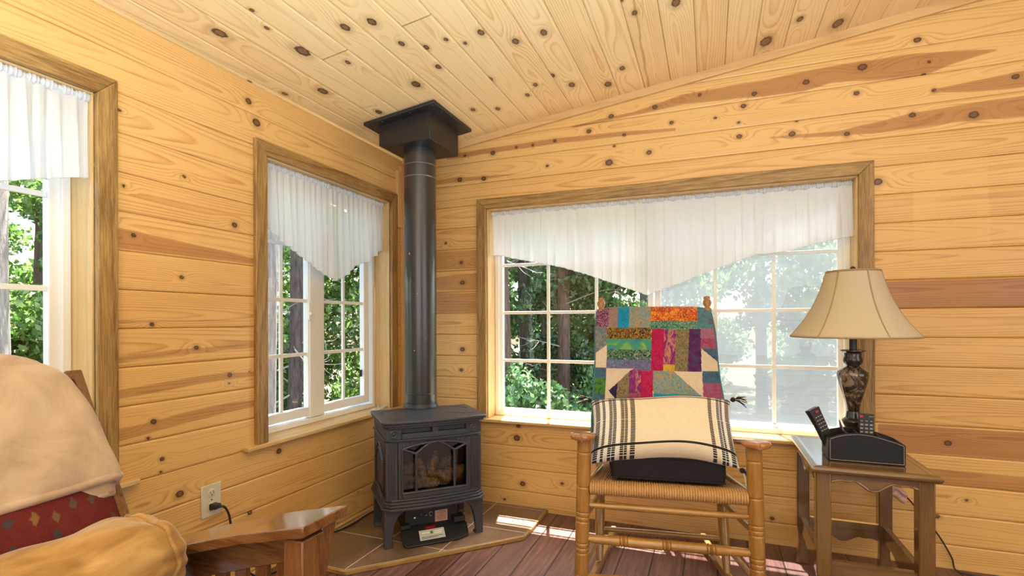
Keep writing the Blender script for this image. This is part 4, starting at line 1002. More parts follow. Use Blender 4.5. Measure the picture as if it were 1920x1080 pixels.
def pil_m(u, v):
    if abs(v - .89) < .012 or abs(v - .945) < .013 or abs(v - .135) < .014: return 2
    for a, b, kind in ((.02, .055, 1), (.075, .095, 0), (.125, .150, 0), (.153, .178, 0), (.213, .236, 0), (.24, .262, 0), (.285, .315, 0), (.835, .86, 0), (.893, .912, 0), (.917, .934, 0), (.955, .985, 0)):
        if a <= u <= b and (v * 44) % 1 < .66: return 2
    if u < .055 or u > .965 or v > .985: return 1
    if u < .205 or u > .885: return 1
    return 0
mb = MB(); mb.grid(lambda u, v: pil(u, v, 1), 240, 176, pil_m); mb.grid(lambda u, v: pil(u, v, -1), 40, 30)
pb_ = mb.build('pillow_cover', [M_cream, M_white, M_blk], pilw, ang=70)
rg = np.random.default_rng(3)
for (u, v, dv) in ((0, 1, Vector((-.7, -.2, .25))), (1, 1, Vector((.85, -.2, .25))), (1, 0, Vector((.8, -.35, -.55))), (0, 0, Vector((-.6, .1, -.5)))):
    mb = MB(); c = pil(u, v, 0); dv = (CR * dv.x + CB * dv.y + Vector((0, 0, dv.z))).normalized()
    mb.lathe(c, [(.003, 0), (.009, .006), (.010, .012), (.006, .018)], 10, dv)
    for k in range(26):
        d2 = (dv + Vector(rg.normal(size=3)) * .28).normalized(); L = rg.uniform(.03, .052); p = c + dv * .014
        mb.tube([p, p + d2 * L * .5 + Vector((0, 0, -.002)), p + d2 * L + Vector((0, 0, -.012))], [.0022, .002, .0012], 4, mi=0 if k % 3 else 1)
    mb.build('tassel', [M_blk, M_white], pilw)

# ------------------------------------------------------------------ patchwork quilt over the chair back
def batik(name, cols, scale=26, dist=1.5, speck=None, sscale=260, stretch=(1, 1, 1)):
    t = NT('batik_' + name); v = t.coord('Object', stretch); n = t.noise(v, scale, 3, .6, dist)
    c = t.ramp(n, [(0.28 + .44 * i / (len(cols) - 1), k) for i, k in enumerate(cols)])
    if speck:
        vo = t.new('ShaderNodeTexVoronoi'); vo.inputs['Scale'].default_value = sscale; t.link(t.coord(), vo.inputs['Vector'])
        f = t.ramp(vo.outputs['Distance'], [(0.25, .9), (0.42, 0.0)]); c = t.mix(f, c, speck)
    qn = t.noise(t.coord(), 75, 2, .5, 1.0); t.bump(qn, .5, .004)
    return t.set(c, .85, 0, .2, Sheen_Weight=.1)
QM = {}
def q_(name, *a, **k): QM[name] = (len(QM), batik(name, *a, **k))
q_('cream', [(0.62, 0.50, 0.37), (0.70, 0.58, 0.45)])
q_('plum', [(0.05, 0.015, 0.07), (0.16, 0.03, 0.12), (0.22, 0.10, 0.12)], speck=(0.55, 0.35, 0.45), sscale=170)
q_('brownrose', [(0.14, 0.08, 0.10), (0.28, 0.17, 0.15), (0.20, 0.20, 0.22)], speck=(0.40, 0.30, 0.26))
q_('blue', [(0.0, 0.13, 0.33), (0.01, 0.27, 0.50), (0.02, 0.20, 0.42)], 14)
q_('tealgray', [(0.04, 0.16, 0.26), (0.26, 0.32, 0.26), (0.08, 0.24, 0.32), (0.44, 0.26, 0.09), (0.07, 0.26, 0.36)], 34, speck=(0.45, 0.35, 0.20), sscale=210)
q_('orange', [(0.16, 0.12, 0.09), (0.45, 0.035, 0.02), (0.68, 0.17, 0.015), (0.82, 0.42, 0.02)], 16, .6, speck=(0.75, 0.5, 0.12), sscale=150)
q_('greendark', [(0.02, 0.05, 0.06), (0.03, 0.14, 0.10), (0.10, 0.26, 0.18), (0.09, 0.07, 0.14)], 22, speck=(0.40, 0.45, 0.38), sscale=150)
q_('tealpurple', [(0.05, 0.16, 0.20), (0.08, 0.24, 0.30), (0.14, 0.06, 0.18)], 24)
q_('graybrown', [(0.05, 0.09, 0.12), (0.28, 0.25, 0.22), (0.10, 0.17, 0.21), (0.25, 0.15, 0.12)], 32)
q_('blackyellow', [(0.012, 0.008, 0.015)] * 3 + [(0.55, 0.36, 0.04)] + [(0.02, 0.012, 0.02)] * 2 + [(0.45, 0.17, 0.06)] + [(0.012, 0.008, 0.015)] * 2, 48, 2.0, stretch=(1.2, 1, .5))
q_('teallime', [(0.015, 0.14, 0.22), (0.05, 0.24, 0.28), (0.06, 0.30, 0.16), (0.36, 0.46, 0.04)], 13, .8)
q_('leafgreen', [(0.01, 0.03, 0.04)] * 3 + [(0.36, 0.48, 0.30)] + [(0.015, 0.05, 0.05)] * 2 + [(0.12, 0.28, 0.12)] + [(0.02, 0.05, 0.06)] * 2, 36, 2.0)
q_('bluepurple', [(0.04, 0.20, 0.34), (0.13, 0.08, 0.22), (0.07, 0.28, 0.40)], 30, speck=(0.30, 0.24, 0.34), sscale=200)
q_('crimson', [(0.26, 0.003, 0.045), (0.42, 0.008, 0.07), (0.36, 0.02, 0.10)], 24, speck=(0.52, 0.03, 0.14), sscale=220)
q_('magenta', [(0.06, 0.02, 0.10), (0.32, 0.03, 0.19), (0.12, 0.02, 0.14), (0.36, 0.05, 0.20), (0.50, 0.28, 0.12), (0.10, 0.10, 0.05)], 30, 1, stretch=(1.6, 1, .3))
q_('burst', [(0.30, 0.02, 0.03), (0.65, 0.42, 0.04), (0.10, 0.22, 0.05)], 40, 2)
q_('olive', [(0.04, 0.04, 0.02), (0.28, 0.19, 0.10), (0.09, 0.10, 0.05), (0.30, 0.24, 0.14)], 34, speck=(0.32, 0.26, 0.17), sscale=240)
q_('navypurple', [(0.02, 0.02, 0.09), (0.10, 0.015, 0.11), (0.02, 0.07, 0.14)], 15)
q_('mauve', [(0.25, 0.09, 0.17), (0.36, 0.14, 0.24)], 40, speck=(0.45, 0.25, 0.32))
q_('berry', [(0.20, 0.02, 0.10), (0.34, 0.05, 0.15), (0.16, 0.12, 0.17)], 36, speck=(0.40, 0.16, 0.24))
q_('navy', [(0.015, 0.012, 0.06), (0.03, 0.02, 0.09)], 20)
q_('grass', [(0.02, 0.07, 0.03), (0.07, 0.22, 0.03), (0.03, 0.12, 0.10)], 30)
q_('slate', [(0.02, 0.06, 0.13), (0.05, 0.14, 0.22), (0.08, 0.05, 0.12)], 26)
def rc(a, b, c, d): return [(a, b), (c, b), (c, d), (a, d)]
PATCH = [(rc(85, 60, 220, 285), 'plum'), (rc(220, 60, 300, 292), 'brownrose'), (rc(300, 60, 400, 296), 'blue'), (rc(400, 60, 587, 302), 'tealgray'), (rc(587, 60, 982, 226), 'orange'), (rc(587, 226, 1003, 308), 'greendark'), (rc(982, 60, 1300, 300), 'tealpurple'),
 (rc(60, 280, 205, 700), 'graybrown'), ([(60, 575), (205, 460), (205, 675), (60, 675)], 'cream'),
 (rc(205, 290, 595, 400), 'blackyellow'), (rc(205, 400, 600, 505), 'teallime'), (rc(203, 505, 602, 600), 'leafgreen'), (rc(200, 600, 605, 700), 'bluepurple'),
 (rc(597, 305, 705, 712), 'crimson'), (rc(705, 310, 806, 640), 'magenta'), (rc(705, 640, 820, 705), 'burst'), (rc(806, 310, 915, 702), 'olive'), (rc(915, 306, 1035, 698), 'navypurple'),
 (rc(1010, 300, 1300, 395), 'mauve'), (rc(1015, 395, 1300, 500), 'berry'), ([(1022, 490), (1300, 490), (1300, 720)], 'slate'), ([(1022, 488), (1250, 688), (1250, 697), (1030, 697)], 'cream'),
 (rc(60, 675, 196, 770), 'slate'), (rc(60, 770, 196, 915), 'grass'), (rc(60, 915, 196, 1300), 'slate'),
 (rc(196, 685, 440, 1400), 'cream'), ([(225, 885), (300, 815), (300, 975)], 'navy'), ([(300, 815), (408, 706), (408, 1080), (300, 975)], 'olive'), ([(408, 706), (430, 690), (512, 690), (512, 1160), (408, 1080)], 'magenta'), (rc(405, 905, 512, 1160), 'berry'), (rc(512, 700, 618, 1200), 'crimson'),
 (rc(618, 700, 1042, 1400), 'cream'), ([(618, 703), (800, 703), (912, 806), (618, 806)], 'tealgray'), ([(618, 806), (912, 806), (1020, 905), (620, 905)], 'tealgray'), ([(620, 905), (1020, 905), (1030, 912), (985, 955), (622, 960)], 'blue'),
 (rc(1038, 697, 1300, 800), 'slate'), (rc(1042, 800, 1300, 1400), 'berry')]
def inpoly(x, y, P):
    c = False; j = len(P) - 1
    for i in range(len(P)):
        if (P[i][1] > y) != (P[j][1] > y) and x < (P[j][0] - P[i][0]) * (y - P[i][1]) / (P[j][1] - P[i][1]) + P[i][0]: c = not c
        j = i
    return c
PB = [(min(p[0] for p in P), max(p[0] for p in P), min(p[1] for p in P), max(p[1] for p in P), P, QM[m][0]) for P, m in PATCH]
quilt = empty('patchwork_quilt', ch(-.01, .67, 1.10), 'colourful batik patchwork quilt draped over the back of the rocking chair', 'quilt')
def qmat(u, v):
    y = 95 + v * 890; xl = 108 - .022 * (y - 100); xr = 1092 + .147 * (y - 100); x = xl + (xr - xl) * u
    m = 0
    for a, b, c, d, P, k in PB:
        if a <= x <= b and c <= y <= d and inpoly(x, y, P): m = k
    return m
TOPZ = 1.118
def qpos(u, v):
    """v in -0.35 (behind) .. 0 (top fold) .. 1.35 (seat)"""
    x = 2 * u - 1
    w0 = .268 + .018 * max(0, v); c0 = -.014 + .010 * max(0, v)
    z = TOPZ - .435 * v if v >= 0 else TOPZ + .435 * v
    edge = abs(x) ** 6
    wav = .006 * math.sin(9 * u + 5 * v) + .004 * math.sin(17 * u - 3 * v)
    if v >= 0:
        rnd = .030 * (1 - min(1, v / .08)) ** 2
        s_ = .25 + .433 * (z - .06) - .036 + rnd + wav * min(1, v * 3) + .004 * edge - .004 * math.sin(v * 6)
        zz = z - .006 * (1 - math.cos(min(1, v / .06) * PI / 2)) - .012 * edge * max(0, 1 - v * 4)
    else:
        rnd = .030 * (1 - min(1, -v / .08)) ** 2
        s_ = .25 + .433 * (z - .06) + .040 - rnd + wav; zz = z - .012 * edge
    return ch(c0 + w0 * x * (1 + .01 * math.sin(v * 7)), s_, zz)
mb = MB(); NU, NV = 200, 230
mb.grid(lambda u, v: qpos(u, v * 1.55 - .25), NU, NV, lambda u, v: qmat(u, max(0, v * 1.55 - .25)))
mats = [m for _, m in sorted(QM.values(), key=lambda k: k[0])]
qo = mb.build('quilt_top', mats, quilt, ang=80, solid=.007)
for u in (0, 1):
    mb = MB(); mb.tube([qpos(u, k / 40 * 1.55 - .25) for k in range(41)], .0048, 6)
    mb.build('binding', bpy.data.materials.get('teal_binding') or plain('teal_binding', (0.05, 0.17, 0.21), .85), quilt)

# ------------------------------------------------------------------ end table
tA, tD = (0.21, 0.108, 0.030), (0.085, 0.038, 0.011)
M_tabx = wood('dark_pine_along_x', tA, tD, (2.2, 30, 30), 0.16, rings=7, contrast=.9, coat=0.8, pores=.25)
M_taby = wood('dark_pine_along_y', tA, tD, (30, 2.2, 30), 0.16, rings=7, contrast=.9, coat=0.8, pores=.25)
M_tabz = wood('dark_pine_upright', tA, tD, (30, 30, 2.2), 0.22, rings=7, contrast=.9, coat=0.6, pores=.25)
table = empty('end_table', (2.264, -.365, 0), 'dark stained wooden end table under the window, holding the lamp', 'end table')
TX0, TX1, TY0, TY1, TZ = 2.077, 2.451, -.634, -.105, .540
mb = MB(); mb.box((TX0 + .03, TY0 + .03, TZ - .024), (TX1 - .03, TY1 - .03, TZ - .0006)); top = mb.build('table_top', M_taby, table, bevel=.0008)
def rail(x0, x1, y0, y1, w, mat):
    mb = MB(); prof = [(0, TZ), (.026, TZ), (.034, TZ - .003), (.040, TZ - .010), (.038, TZ - .020), (.028, TZ - .025), (0, TZ - .026)]
    return mb
def border(c, mat):
    # mitred bullnose border, one side: c = (ax, ay), (bx, by), outward normal
    (ax, ay), (bx, by), (nx, ny) = c; tx, ty = (bx - ax), (by - ay); L = math.hypot(tx, ty); tx /= L; ty /= L
    prof = [(-.030, 0), (-.010, .0), (-.003, -.003), (0, -.011), (-.003, -.019), (-.010, -.024), (-.030, -.024)]
    vv = []
    for end in (0, 1):
        for o, z in prof:
            m = -o * (1 if end == 0 else -1)
            px, py = (ax, ay) if end == 0 else (bx, by)
            vv.append((px + nx * o + tx * m, py + ny * o + ty * m, TZ + z))
    n = len(prof); ff = [tuple(range(n)), tuple(range(2 * n - 1, n - 1, -1))] + [(i, (i + 1) % n, n + (i + 1) % n, n + i) for i in range(n)]
    mb = MB(); mb.add(vv, ff); mb.build('top_border', mat, table, ang=50)
border(((TX0, TY0), (TX1, TY0), (0, -1)), M_tabx); border(((TX1, TY1), (TX0, TY1), (0, 1)), M_tabx)
border(((TX0, TY1), (TX0, TY0), (-1, 0)), M_taby); border(((TX1, TY0), (TX1, TY1), (1, 0)), M_taby)
LX = (2.095, 2.438); LY = (-.606, -.130); lw = .047
for ix, x in enumerate(LX):
    for iy, y in enumerate(LY):
        sx = 1 if ix == 0 else -1; sy = 1 if iy == 0 else -1
        prof = [(.515, 0, lw), (.25, 0, lw), (.16, 0, lw), (.13, .006, lw - .010), (.09, .008, lw - .012), (.04, .002, lw - .006), (.012, -.006, lw + .004), (0, -.004, lw)]
        vv = []
        for z, o, w in prof:
            x0 = x + sx * o; y0 = y + sy * o
            vv += [(x0, y0, z), (x0 + sx * w, y0, z), (x0 + sx * w, y0 + sy * w, z), (x0, y0 + sy * w, z)]
        ff = [(0, 1, 2, 3), tuple(len(vv) - 4 + k for k in range(4))]
        for i in range(len(prof) - 1):
            for k in range(4): ff.append((4 * i + k, 4 * i + (k + 1) % 4, 4 * i + 4 + (k + 1) % 4, 4 * i + 4 + k))
        mb = MB(); mb.add(vv, ff); mb.build('leg', M_tabz, table, bevel=.004, seg=2)
def scal(u, n=1): # scalloped lower edge, 0..1 -> depth factor
    x = abs(2 * u - 1)
    pts = [(0, 1.0), (.12, .92), (.3, .45), (.45, .18), (.52, .22), (.62, .30), (.72, .22), (.85, .25), (1, .45)]
    xs_, ys_ = zip(*pts); return float(np.interp(x, xs_, ys_))
def apron(p, q, ztop, zdeep, zshal, th, mat, name, edge=False):
    p, q = Vector(p), Vector(q); d = (q - p).normalized(); nr = d.cross(Vector((0, 0, 1))); k = 40
    us_ = np.linspace(0, 1, k + 1); sm = np.array([scal(u) for u in np.linspace(0, 1, 241)]); ker = np.hanning(17); ker /= ker.sum(); sm = np.convolve(np.pad(sm, 8, 'edge'), ker, 'valid')
    zb = [zshal + (zdeep - zshal) * float(np.interp(u, np.linspace(0, 1, 241), sm)) for u in us_]
    mb = MB(); vv = []
    for i, u in enumerate(us_):
        c = p.lerp(q, u); vv += [Vector((c.x, c.y, zb[i])) - nr * th / 2, Vector((c.x, c.y, zb[i])) + nr * th / 2, Vector((c.x, c.y, ztop)) + nr * th / 2, Vector((c.x, c.y, ztop)) - nr * th / 2]
    ff = [(0, 1, 2, 3), tuple(4 * k + j for j in (3, 2, 1, 0))]
    for i in range(k):
        for j in range(4): ff.append((4 * i + j, 4 * i + (j + 1) % 4, 4 * i + 4 + (j + 1) % 4, 4 * i + 4 + j))
    mb.add(vv, ff); o = mb.build(name, mat, table, ang=40)
    if edge:
        mb = MB(); mb.tube([p.lerp(q, u) * 1 + Vector((0, 0, zb[i] - p.z + .004)) + nr * th / 2 for i, u in enumerate(us_)], .0042, 8); mb.build('beading', mat, o)
apron((LX[0] + lw, LY[0] + .009, .5), (LX[1] - lw, LY[0] + .009, .5), .516, .460, .498, .014, M_tabx, 'apron', True)
apron((LX[1] - lw, LY[1] - .009, .5), (LX[0] + lw, LY[1] - .009, .5), .516, .460, .498, .014, M_tabx, 'apron')
apron((LX[0] + .009, LY[1] - lw, .5), (LX[0] + .009, LY[0] + lw, .5), .516, .455, .498, .014, M_taby, 'apron', True)
apron((LX[1] - .009, LY[0] + lw, .5), (LX[1] - .009, LY[1] - lw, .5), .516, .455, .498, .014, M_taby, 'apron')
for y in (LY[0] + lw / 2, LY[1] - lw / 2): apron((LX[0] + lw, y, .2), (LX[1] - lw, y, .2), .203, .118, .150, .02, M_tabx, 'stretcher')
for x in (LX[0] + lw / 2, LX[1] - lw / 2): apron((x, LY[0] + lw, .2), (x, LY[1] - lw, .2), .203, .118, .150, .02, M_taby, 'stretcher')

# ------------------------------------------------------------------ table lamp
lamp = empty('table_lamp', (2.26, -.37, .54), 'table lamp with dark marbled vase base and tan bell shade on the end table', 'lamp')
def marble():
    t = NT('dark_marble'); v = t.coord(); n = t.noise(v, 14, 5, .65, 2.2); c = t.ramp(n, [(.38, (.012, .009, .008)), (.52, (.05, .035, .025)), (.60, (.30, .22, .15)), (.66, (.05, .035, .028)), (.8, (.02, .014, .012))])
    return t.set(c, .12, 0, .5, Coat_Weight=.7, Coat_Roughness=.05)
M_marble = marble(); M_bronze = plain('dark_bronze', (0.030, 0.022, 0.019), 0.16, 0.0, .6, var=.15)
LP_ = Vector((2.26, -.37, 0))
def lz(prof): return [(r_, z) for z, r_ in prof]
mb = MB(); mb.lathe(LP_, lz([(.5405, .070), (.552, .070), (.556, .064), (.566, .060), (.572, .052), (.600, .046), (.606, .040), (.622, .034), (.640, .030), (.652, .035), (.662, .039), (.668, .036), (.676, .026), (.690, .0235), (.700, .022)]), 32); mb.build('foot', M_bronze, lamp, ang=40)
mb = MB(); mb.lathe(LP_, lz([(.700, .021), (.715, .0225), (.74, .028), (.77, .037), (.80, .046), (.825, .052), (.842, .0545), (.853, .052), (.858, .044), (.868, .030), (.874, .022)]), 36); mb.build('vase', M_marble, lamp, ang=60)
mb = MB(); mb.lathe(LP_, lz([(.872, .020), (.877, .022), (.884, .030), (.892, .0335), (.902, .033), (.912, .029), (.924, .030), (.928, .036), (.9315, .042), (.935, .042), (.936, .036), (.938, .016)]), 36); mb.build('candle_cup', M_bronze, lamp, ang=40)
mb = MB(); mb.lathe(LP_, lz([(.936, .013), (1.01, .013), (1.012, .016), (1.05, .016), (1.052, .008)]), 20); mb.build('stem', M_black, lamp)
mb = MB(); mb.lathe(LP_, lz([(1.052, .012), (1.07, .028), (1.10, .034), (1.13, .026), (1.15, .008)]), 20); mb.build('bulb', plain('frosted_bulb', (.85, .85, .82), .3), lamp)
mb = MB()
for s in (-1, 1): mb.tube(crom([(2.26 + .016 * s, -.37, 1.03), (2.26 + .055 * s, -.37, 1.07), (2.26 + .06 * s, -.37, 1.15), (2.26 + .02 * s, -.37, 1.225), (2.26, -.37, 1.232)]), .002, 6)
mb.build('harp', M_bronze, lamp)
def shade_r(z):
    f = (1.236 - z) / .25; return .0885 + .1245 * (0.50 * f + 0.50 * f ** 2.6)
def linen():
    t = NT('tan_linen'); t.n.remove(t.b); v = t.coord('Object', (60, 60, 60)); n = t.noise(v, 6, 3); c = t.mix(n, (.71, .61, .46), (.80, .71, .57))
    df = t.new('ShaderNodeBsdfDiffuse'); tl = t.new('ShaderNodeBsdfTranslucent'); t.link(c, df.inputs[0]); t.link(c, tl.inputs[0]); m = t.new('ShaderNodeMixShader'); m.inputs[0].default_value = .35
    t.link(df.outputs[0], m.inputs[1]); t.link(tl.outputs[0], m.inputs[2]); t.link(m.outputs[0], t.out.inputs[0]); return t.mat
mb = MB()
def shf(u, v):
    a = 2 * PI * u; z = 1.236 - .25 * v; r_ = shade_r(z); k = (u * 6) % 1; r_ *= 1 - .035 * (1 - abs(2 * k - 1)) * (.3 + .7 * v)
    a += .829; return (2.26 + r_ * math.cos(a), -.37 + r_ * math.sin(a), z)
mb.grid(shf, 96, 24); sh = mb.build('lamp_shade', linen(), lamp, ang=80, solid=.002)
M_piping = plain('shade_piping', (.36, .25, .13), .8)
for k in range(6):
    mb = MB(); mb.tube([Vector(shf(k / 6, v)) for v in np.linspace(0, 1, 20)], .003, 6); mb.build('seam', M_piping, sh)
for v, r_ in ((0, .004), (1, .003)):
    mb = MB(); mb.tube([Vector(shf(u, v)) for u in np.linspace(0, 1, 97)], r_, 6); mb.build('shade_trim', M_piping, sh)
mb = MB()
for k in range(3):
    a = 2 * PI * k / 3; mb.tube([(2.26, -.37, 1.232), (2.26 + .086 * math.cos(a), -.37 + .086 * math.sin(a), 1.236)], .0018, 5)
mb.build('spider', M_bronze, sh)
mb = MB(); mb.lathe(LP_, lz([(1.230, .006), (1.238, .006), (1.241, .009), (1.247, .0105), (1.253, .008), (1.257, .002)]), 16); mb.build('finial', M_bronze, lamp)
M_cordb = plain('brown_cord', (0.030, 0.020, 0.014), .5)
mb = MB(); mb.tube(crom([(2.26, -.31, .545), (2.29, -.2, .545), (2.33, -.098, .543), (2.40, -.07, .50), (2.47, -.07, .36), (2.545, -.03, .272), (2.60, -.022, .20), (2.645, -.02, .135), (2.684, -.022, .058), (2.70, -.03, .006), (2.78, -.05, .004)], 10), .0032, 8); lc = mb.build('cord', M_cordb, lamp)
mb = MB(); rg = np.random.default_rng(4)
def tagf(u, v):
    k = math.sin(7 * u + 3 * v) * .006 + math.sin(13 * v) * .004; return (2.452 + .06 * u + .008 * math.sin(4 * v), -.075 + k, .352 - .052 * v - .014 * u + .01 * math.sin(5 * u))
mb.grid(tagf, 12, 12); mb.build('cord_tag', cloth_mix('crumpled_tag', (.78, .58, .54), .1, .4), lc, solid=.0008)

# ------------------------------------------------------------------ organiser, remotes, pen
M_leather = plain('black_leather', (0.014, 0.013, 0.018), 0.5, spec=.3, var=.2, scale=180, bump=.15)
org = empty('remote_organizer', (2.264, -.46, .54), 'black leather desk caddy with arched front and white stitching on the end table', 'caddy')
OX0, OX1 = 2.148, 2.380
def ocurve(x): f = (x - OX0) / (OX1 - OX0); return .541 + float(np.interp(f, [0, .12, .25, .38, .5, .62, .75, .88, 1], [.080, .093, .101, .105, .104, .100, .092, .083, .072]))
def opanel(y0, y1, dz=0):
    mb = MB(); xs_ = np.linspace(OX0, OX1, 25)
    poly = [(x, y0, ocurve(x) + dz) for x in xs_] + [(OX1, y0, .5405), (OX0, y0, .5405)]
    mb.prism(poly, (0, y1 - y0, 0)); return mb
opanel(-.527, -.520).build('front_panel', M_leather, org, bevel=.002)
opanel(-.412, -.405, .0).build('back_panel', M_leather, org, bevel=.002)
for x in (OX0, OX1 - .006):
    mb = MB(); mb.box((x, -.52, .5405), (x + .006, -.412, ocurve(min(max(x, OX0), OX1)) - .002)); mb.build('side_panel', M_leather, org, bevel=.0015)
mb = MB(); mb.box((OX0 + .006, -.52, .5405), (OX1 - .006, -.412, .545)); mb.build('base_panel', M_leather, org)
for x in (2.213, 2.245, 2.316):
    mb = MB(); mb.box((x - .0025, -.52, .545), (x + .0025, -.412, ocurve(x) - .004)); mb.build('divider', M_leather, org, bevel=.001)
mb = MB(); M_stitch = plain('white_stitch', (.72, .70, .66), .8)
path = [(x, ocurve(x) - .005) for x in np.linspace(OX0 + .005, OX1 - .005, 40)] + [(OX1 - .005, z) for z in np.linspace(ocurve(OX1) - .005, .5455, 14)] + [(x, .5455) for x in np.linspace(OX1 - .005, OX0 + .005, 40)] + [(OX0 + .005, z) for z in np.linspace(.5455, ocurve(OX0) - .005, 14)]
for (a, b) in zip(path[:-1], path[1:]):
    p = Vector((a[0], -.5273, a[1])); q = Vector((b[0], -.5273, b[1])); mb.tube([p.lerp(q, .15), p.lerp(q, .85)], .0006, 4)
st = mb.build('stitching', M_stitch, org); st['kind'] = 'stuff'
def remote(name, base, up_, face, w, L, th, label, btn, wedge=0):
    """base: bottom centre, up_: long axis, face: button side"""
    base = Vector(base); U = Vector(up_).normalized(); F = Vector(face); F = (F - U * F.dot(U)).normalized(); S = U.cross(F)
    root = empty(name, base, label, 'remote control', None)
    def P(s, u, f): return base + S * s + U * u + F * f
    mb = MB(); n = 10; vv = []
    for i in range(n + 1):
        u = L * i / n; k = 1 + wedge * (i / n) ** 3; t_ = th * (1 + wedge * 1.4 * (i / n) ** 4)
        vv += [P(-w / 2 * k, u, -t_), P(w / 2 * k, u, -t_), P(w / 2 * k, u, 0), P(-w / 2 * k, u, 0)]
    ff = [(0, 1, 2, 3), tuple(4 * n + k for k in (3, 2, 1, 0))]
    for i in range(n):
        for k in range(4): ff.append((4 * i + k, 4 * i + (k + 1) % 4, 4 * i + 4 + (k + 1) % 4, 4 * i + 4 + k))
    mb.add(vv, ff); body = mb.build('case', M_black, root, bevel=.003, seg=3)
    M_btn = bpy.data.materials.get('grey_button') or plain('grey_button', (.30, .28, .27), .5)
    M_red = bpy.data.materials.get('red_button') or plain('red_button', (.55, .03, .02), .4)
    for s, u, a, b, red in btn:
        mb = MB(); c = [P(s - a, u - b, .0), P(s + a, u - b, .0), P(s + a, u + b, .0), P(s - a, u + b, .0)]; mb.prism(c, F * .0016); mb.build('button', M_red if red else M_btn, root, bevel=.0006)
    return root
bl = [(0.004, .168, .006, .004, True)] + [(x, .150 - .013 * r_, .0035, .002, False) for r_ in range(5) for x in (-.011, 0, .011)]
remote('remote_control', (2.186, -.462, .55), (-.40, -.03, .92), (.55, -.85, .2), .040, .182, .020, 'black remote control with a fat top, leaning left out of the caddy', bl, wedge=.22)
br = [(-.016, .146, .005, .004, True), (.014, .147, .007, .0015, False)] + [(x, .130 - .0135 * r_, .0048 if r_ else .004, .003 if r_ else .0015, False) for r_ in range(6) for x in (-.015, 0, .015)]
remote('remote_control', (2.281, -.455, .548), (0.02, .05, 1), (.02, -1, .05), .048, .156, .014, 'flat dark remote control standing upright in the caddy before the lamp foot', br)
pen = empty('pen', (2.226, -.455, .548), 'slim dark pen standing in the caddy between the two remote controls', 'pen')
pb0 = Vector((2.226, -.455, .548)); pd = Vector((-.22, .02, .97)).normalized()
mb = MB(); mb.lathe(pb0, [(.0035, 0), (.0042, .02), (.0042, .105), (.003, .122), (.0012, .134)], 10, pd); mb.build('barrel', plain('maroon_pen', (.035, .012, .012), .3), pen)
mb = MB(); mb.bar(pb0 + pd * .07 + Vector((.004, -.004, 0)), pb0 + pd * .112 + Vector((.004, -.004, 0)), .002, .0015, (0, 1, 0)); mb.build('clip', M_chrome, pen)

# ------------------------------------------------------------------ slant-arm armchair at the left
aA, aD = (0.26, 0.118, 0.042), (0.115, 0.040, 0.014)
M_acx = wood('mission_oak_along_x', aA, aD, (2.2, 30, 30), 0.2, rings=8, coat=1.0, pores=.5)
M_acz = wood('mission_oak_upright', aA, aD, (30, 30, 2.2), 0.25, rings=8, coat=.5, pores=.5)
M_acy = wood('mission_oak_along_y', aA, aD, (30, 2.2, 30), 0.25, rings=8, coat=.5, pores=.5)
ac = empty('armchair', (.5, -2.18, 0), 'slatted wooden armchair with sloping flat arms, covered by blanket and cushion', 'armchair')
def armz(x): return float(np.interp(x, [.1, .36, .58, .76, .95], [.375, .455, .523, .575, .619]))
def arm_board(y0, y1):
    mb = MB(); xs_ = np.linspace(.15, .948, 22); vv = []
    for x in xs_:
        z = armz(x); vv += [(x, y0, z - .025), (x, y1, z - .025), (x, y1, z), (x, y0, z)]
    n = len(xs_) - 1; ff = [(0, 1, 2, 3), tuple(4 * n + k for k in (3, 2, 1, 0))]
    for i in range(n):
        for k in range(4): ff.append((4 * i + k, 4 * i + (k + 1) % 4, 4 * i + 4 + (k + 1) % 4, 4 * i + 4 + k))
    mb.add(vv, ff); mb.build('arm', M_acx, ac, bevel=.003)
def arm_apron(y0, y1):
    mb = MB(); xs_ = np.linspace(.2, .89, 16); vv = []
    for x in xs_:
        z = armz(x) - .0252; b = z - .062 - .012 * (1 - (2 * (x - .2) / .69 - 1) ** 2); vv += [(x, y0, b), (x, y1, b), (x, y1, z), (x, y0, z)]
    n = len(xs_) - 1; ff = [(0, 1, 2, 3), tuple(4 * n + k for k in (3, 2, 1, 0))]
    for i in range(n):
        for k in range(4): ff.append((4 * i + k, 4 * i + (k + 1) % 4, 4 * i + 4 + (k + 1) % 4, 4 * i + 4 + k))
    mb.add(vv, ff); mb.build('apron', M_acx, ac, bevel=.002)
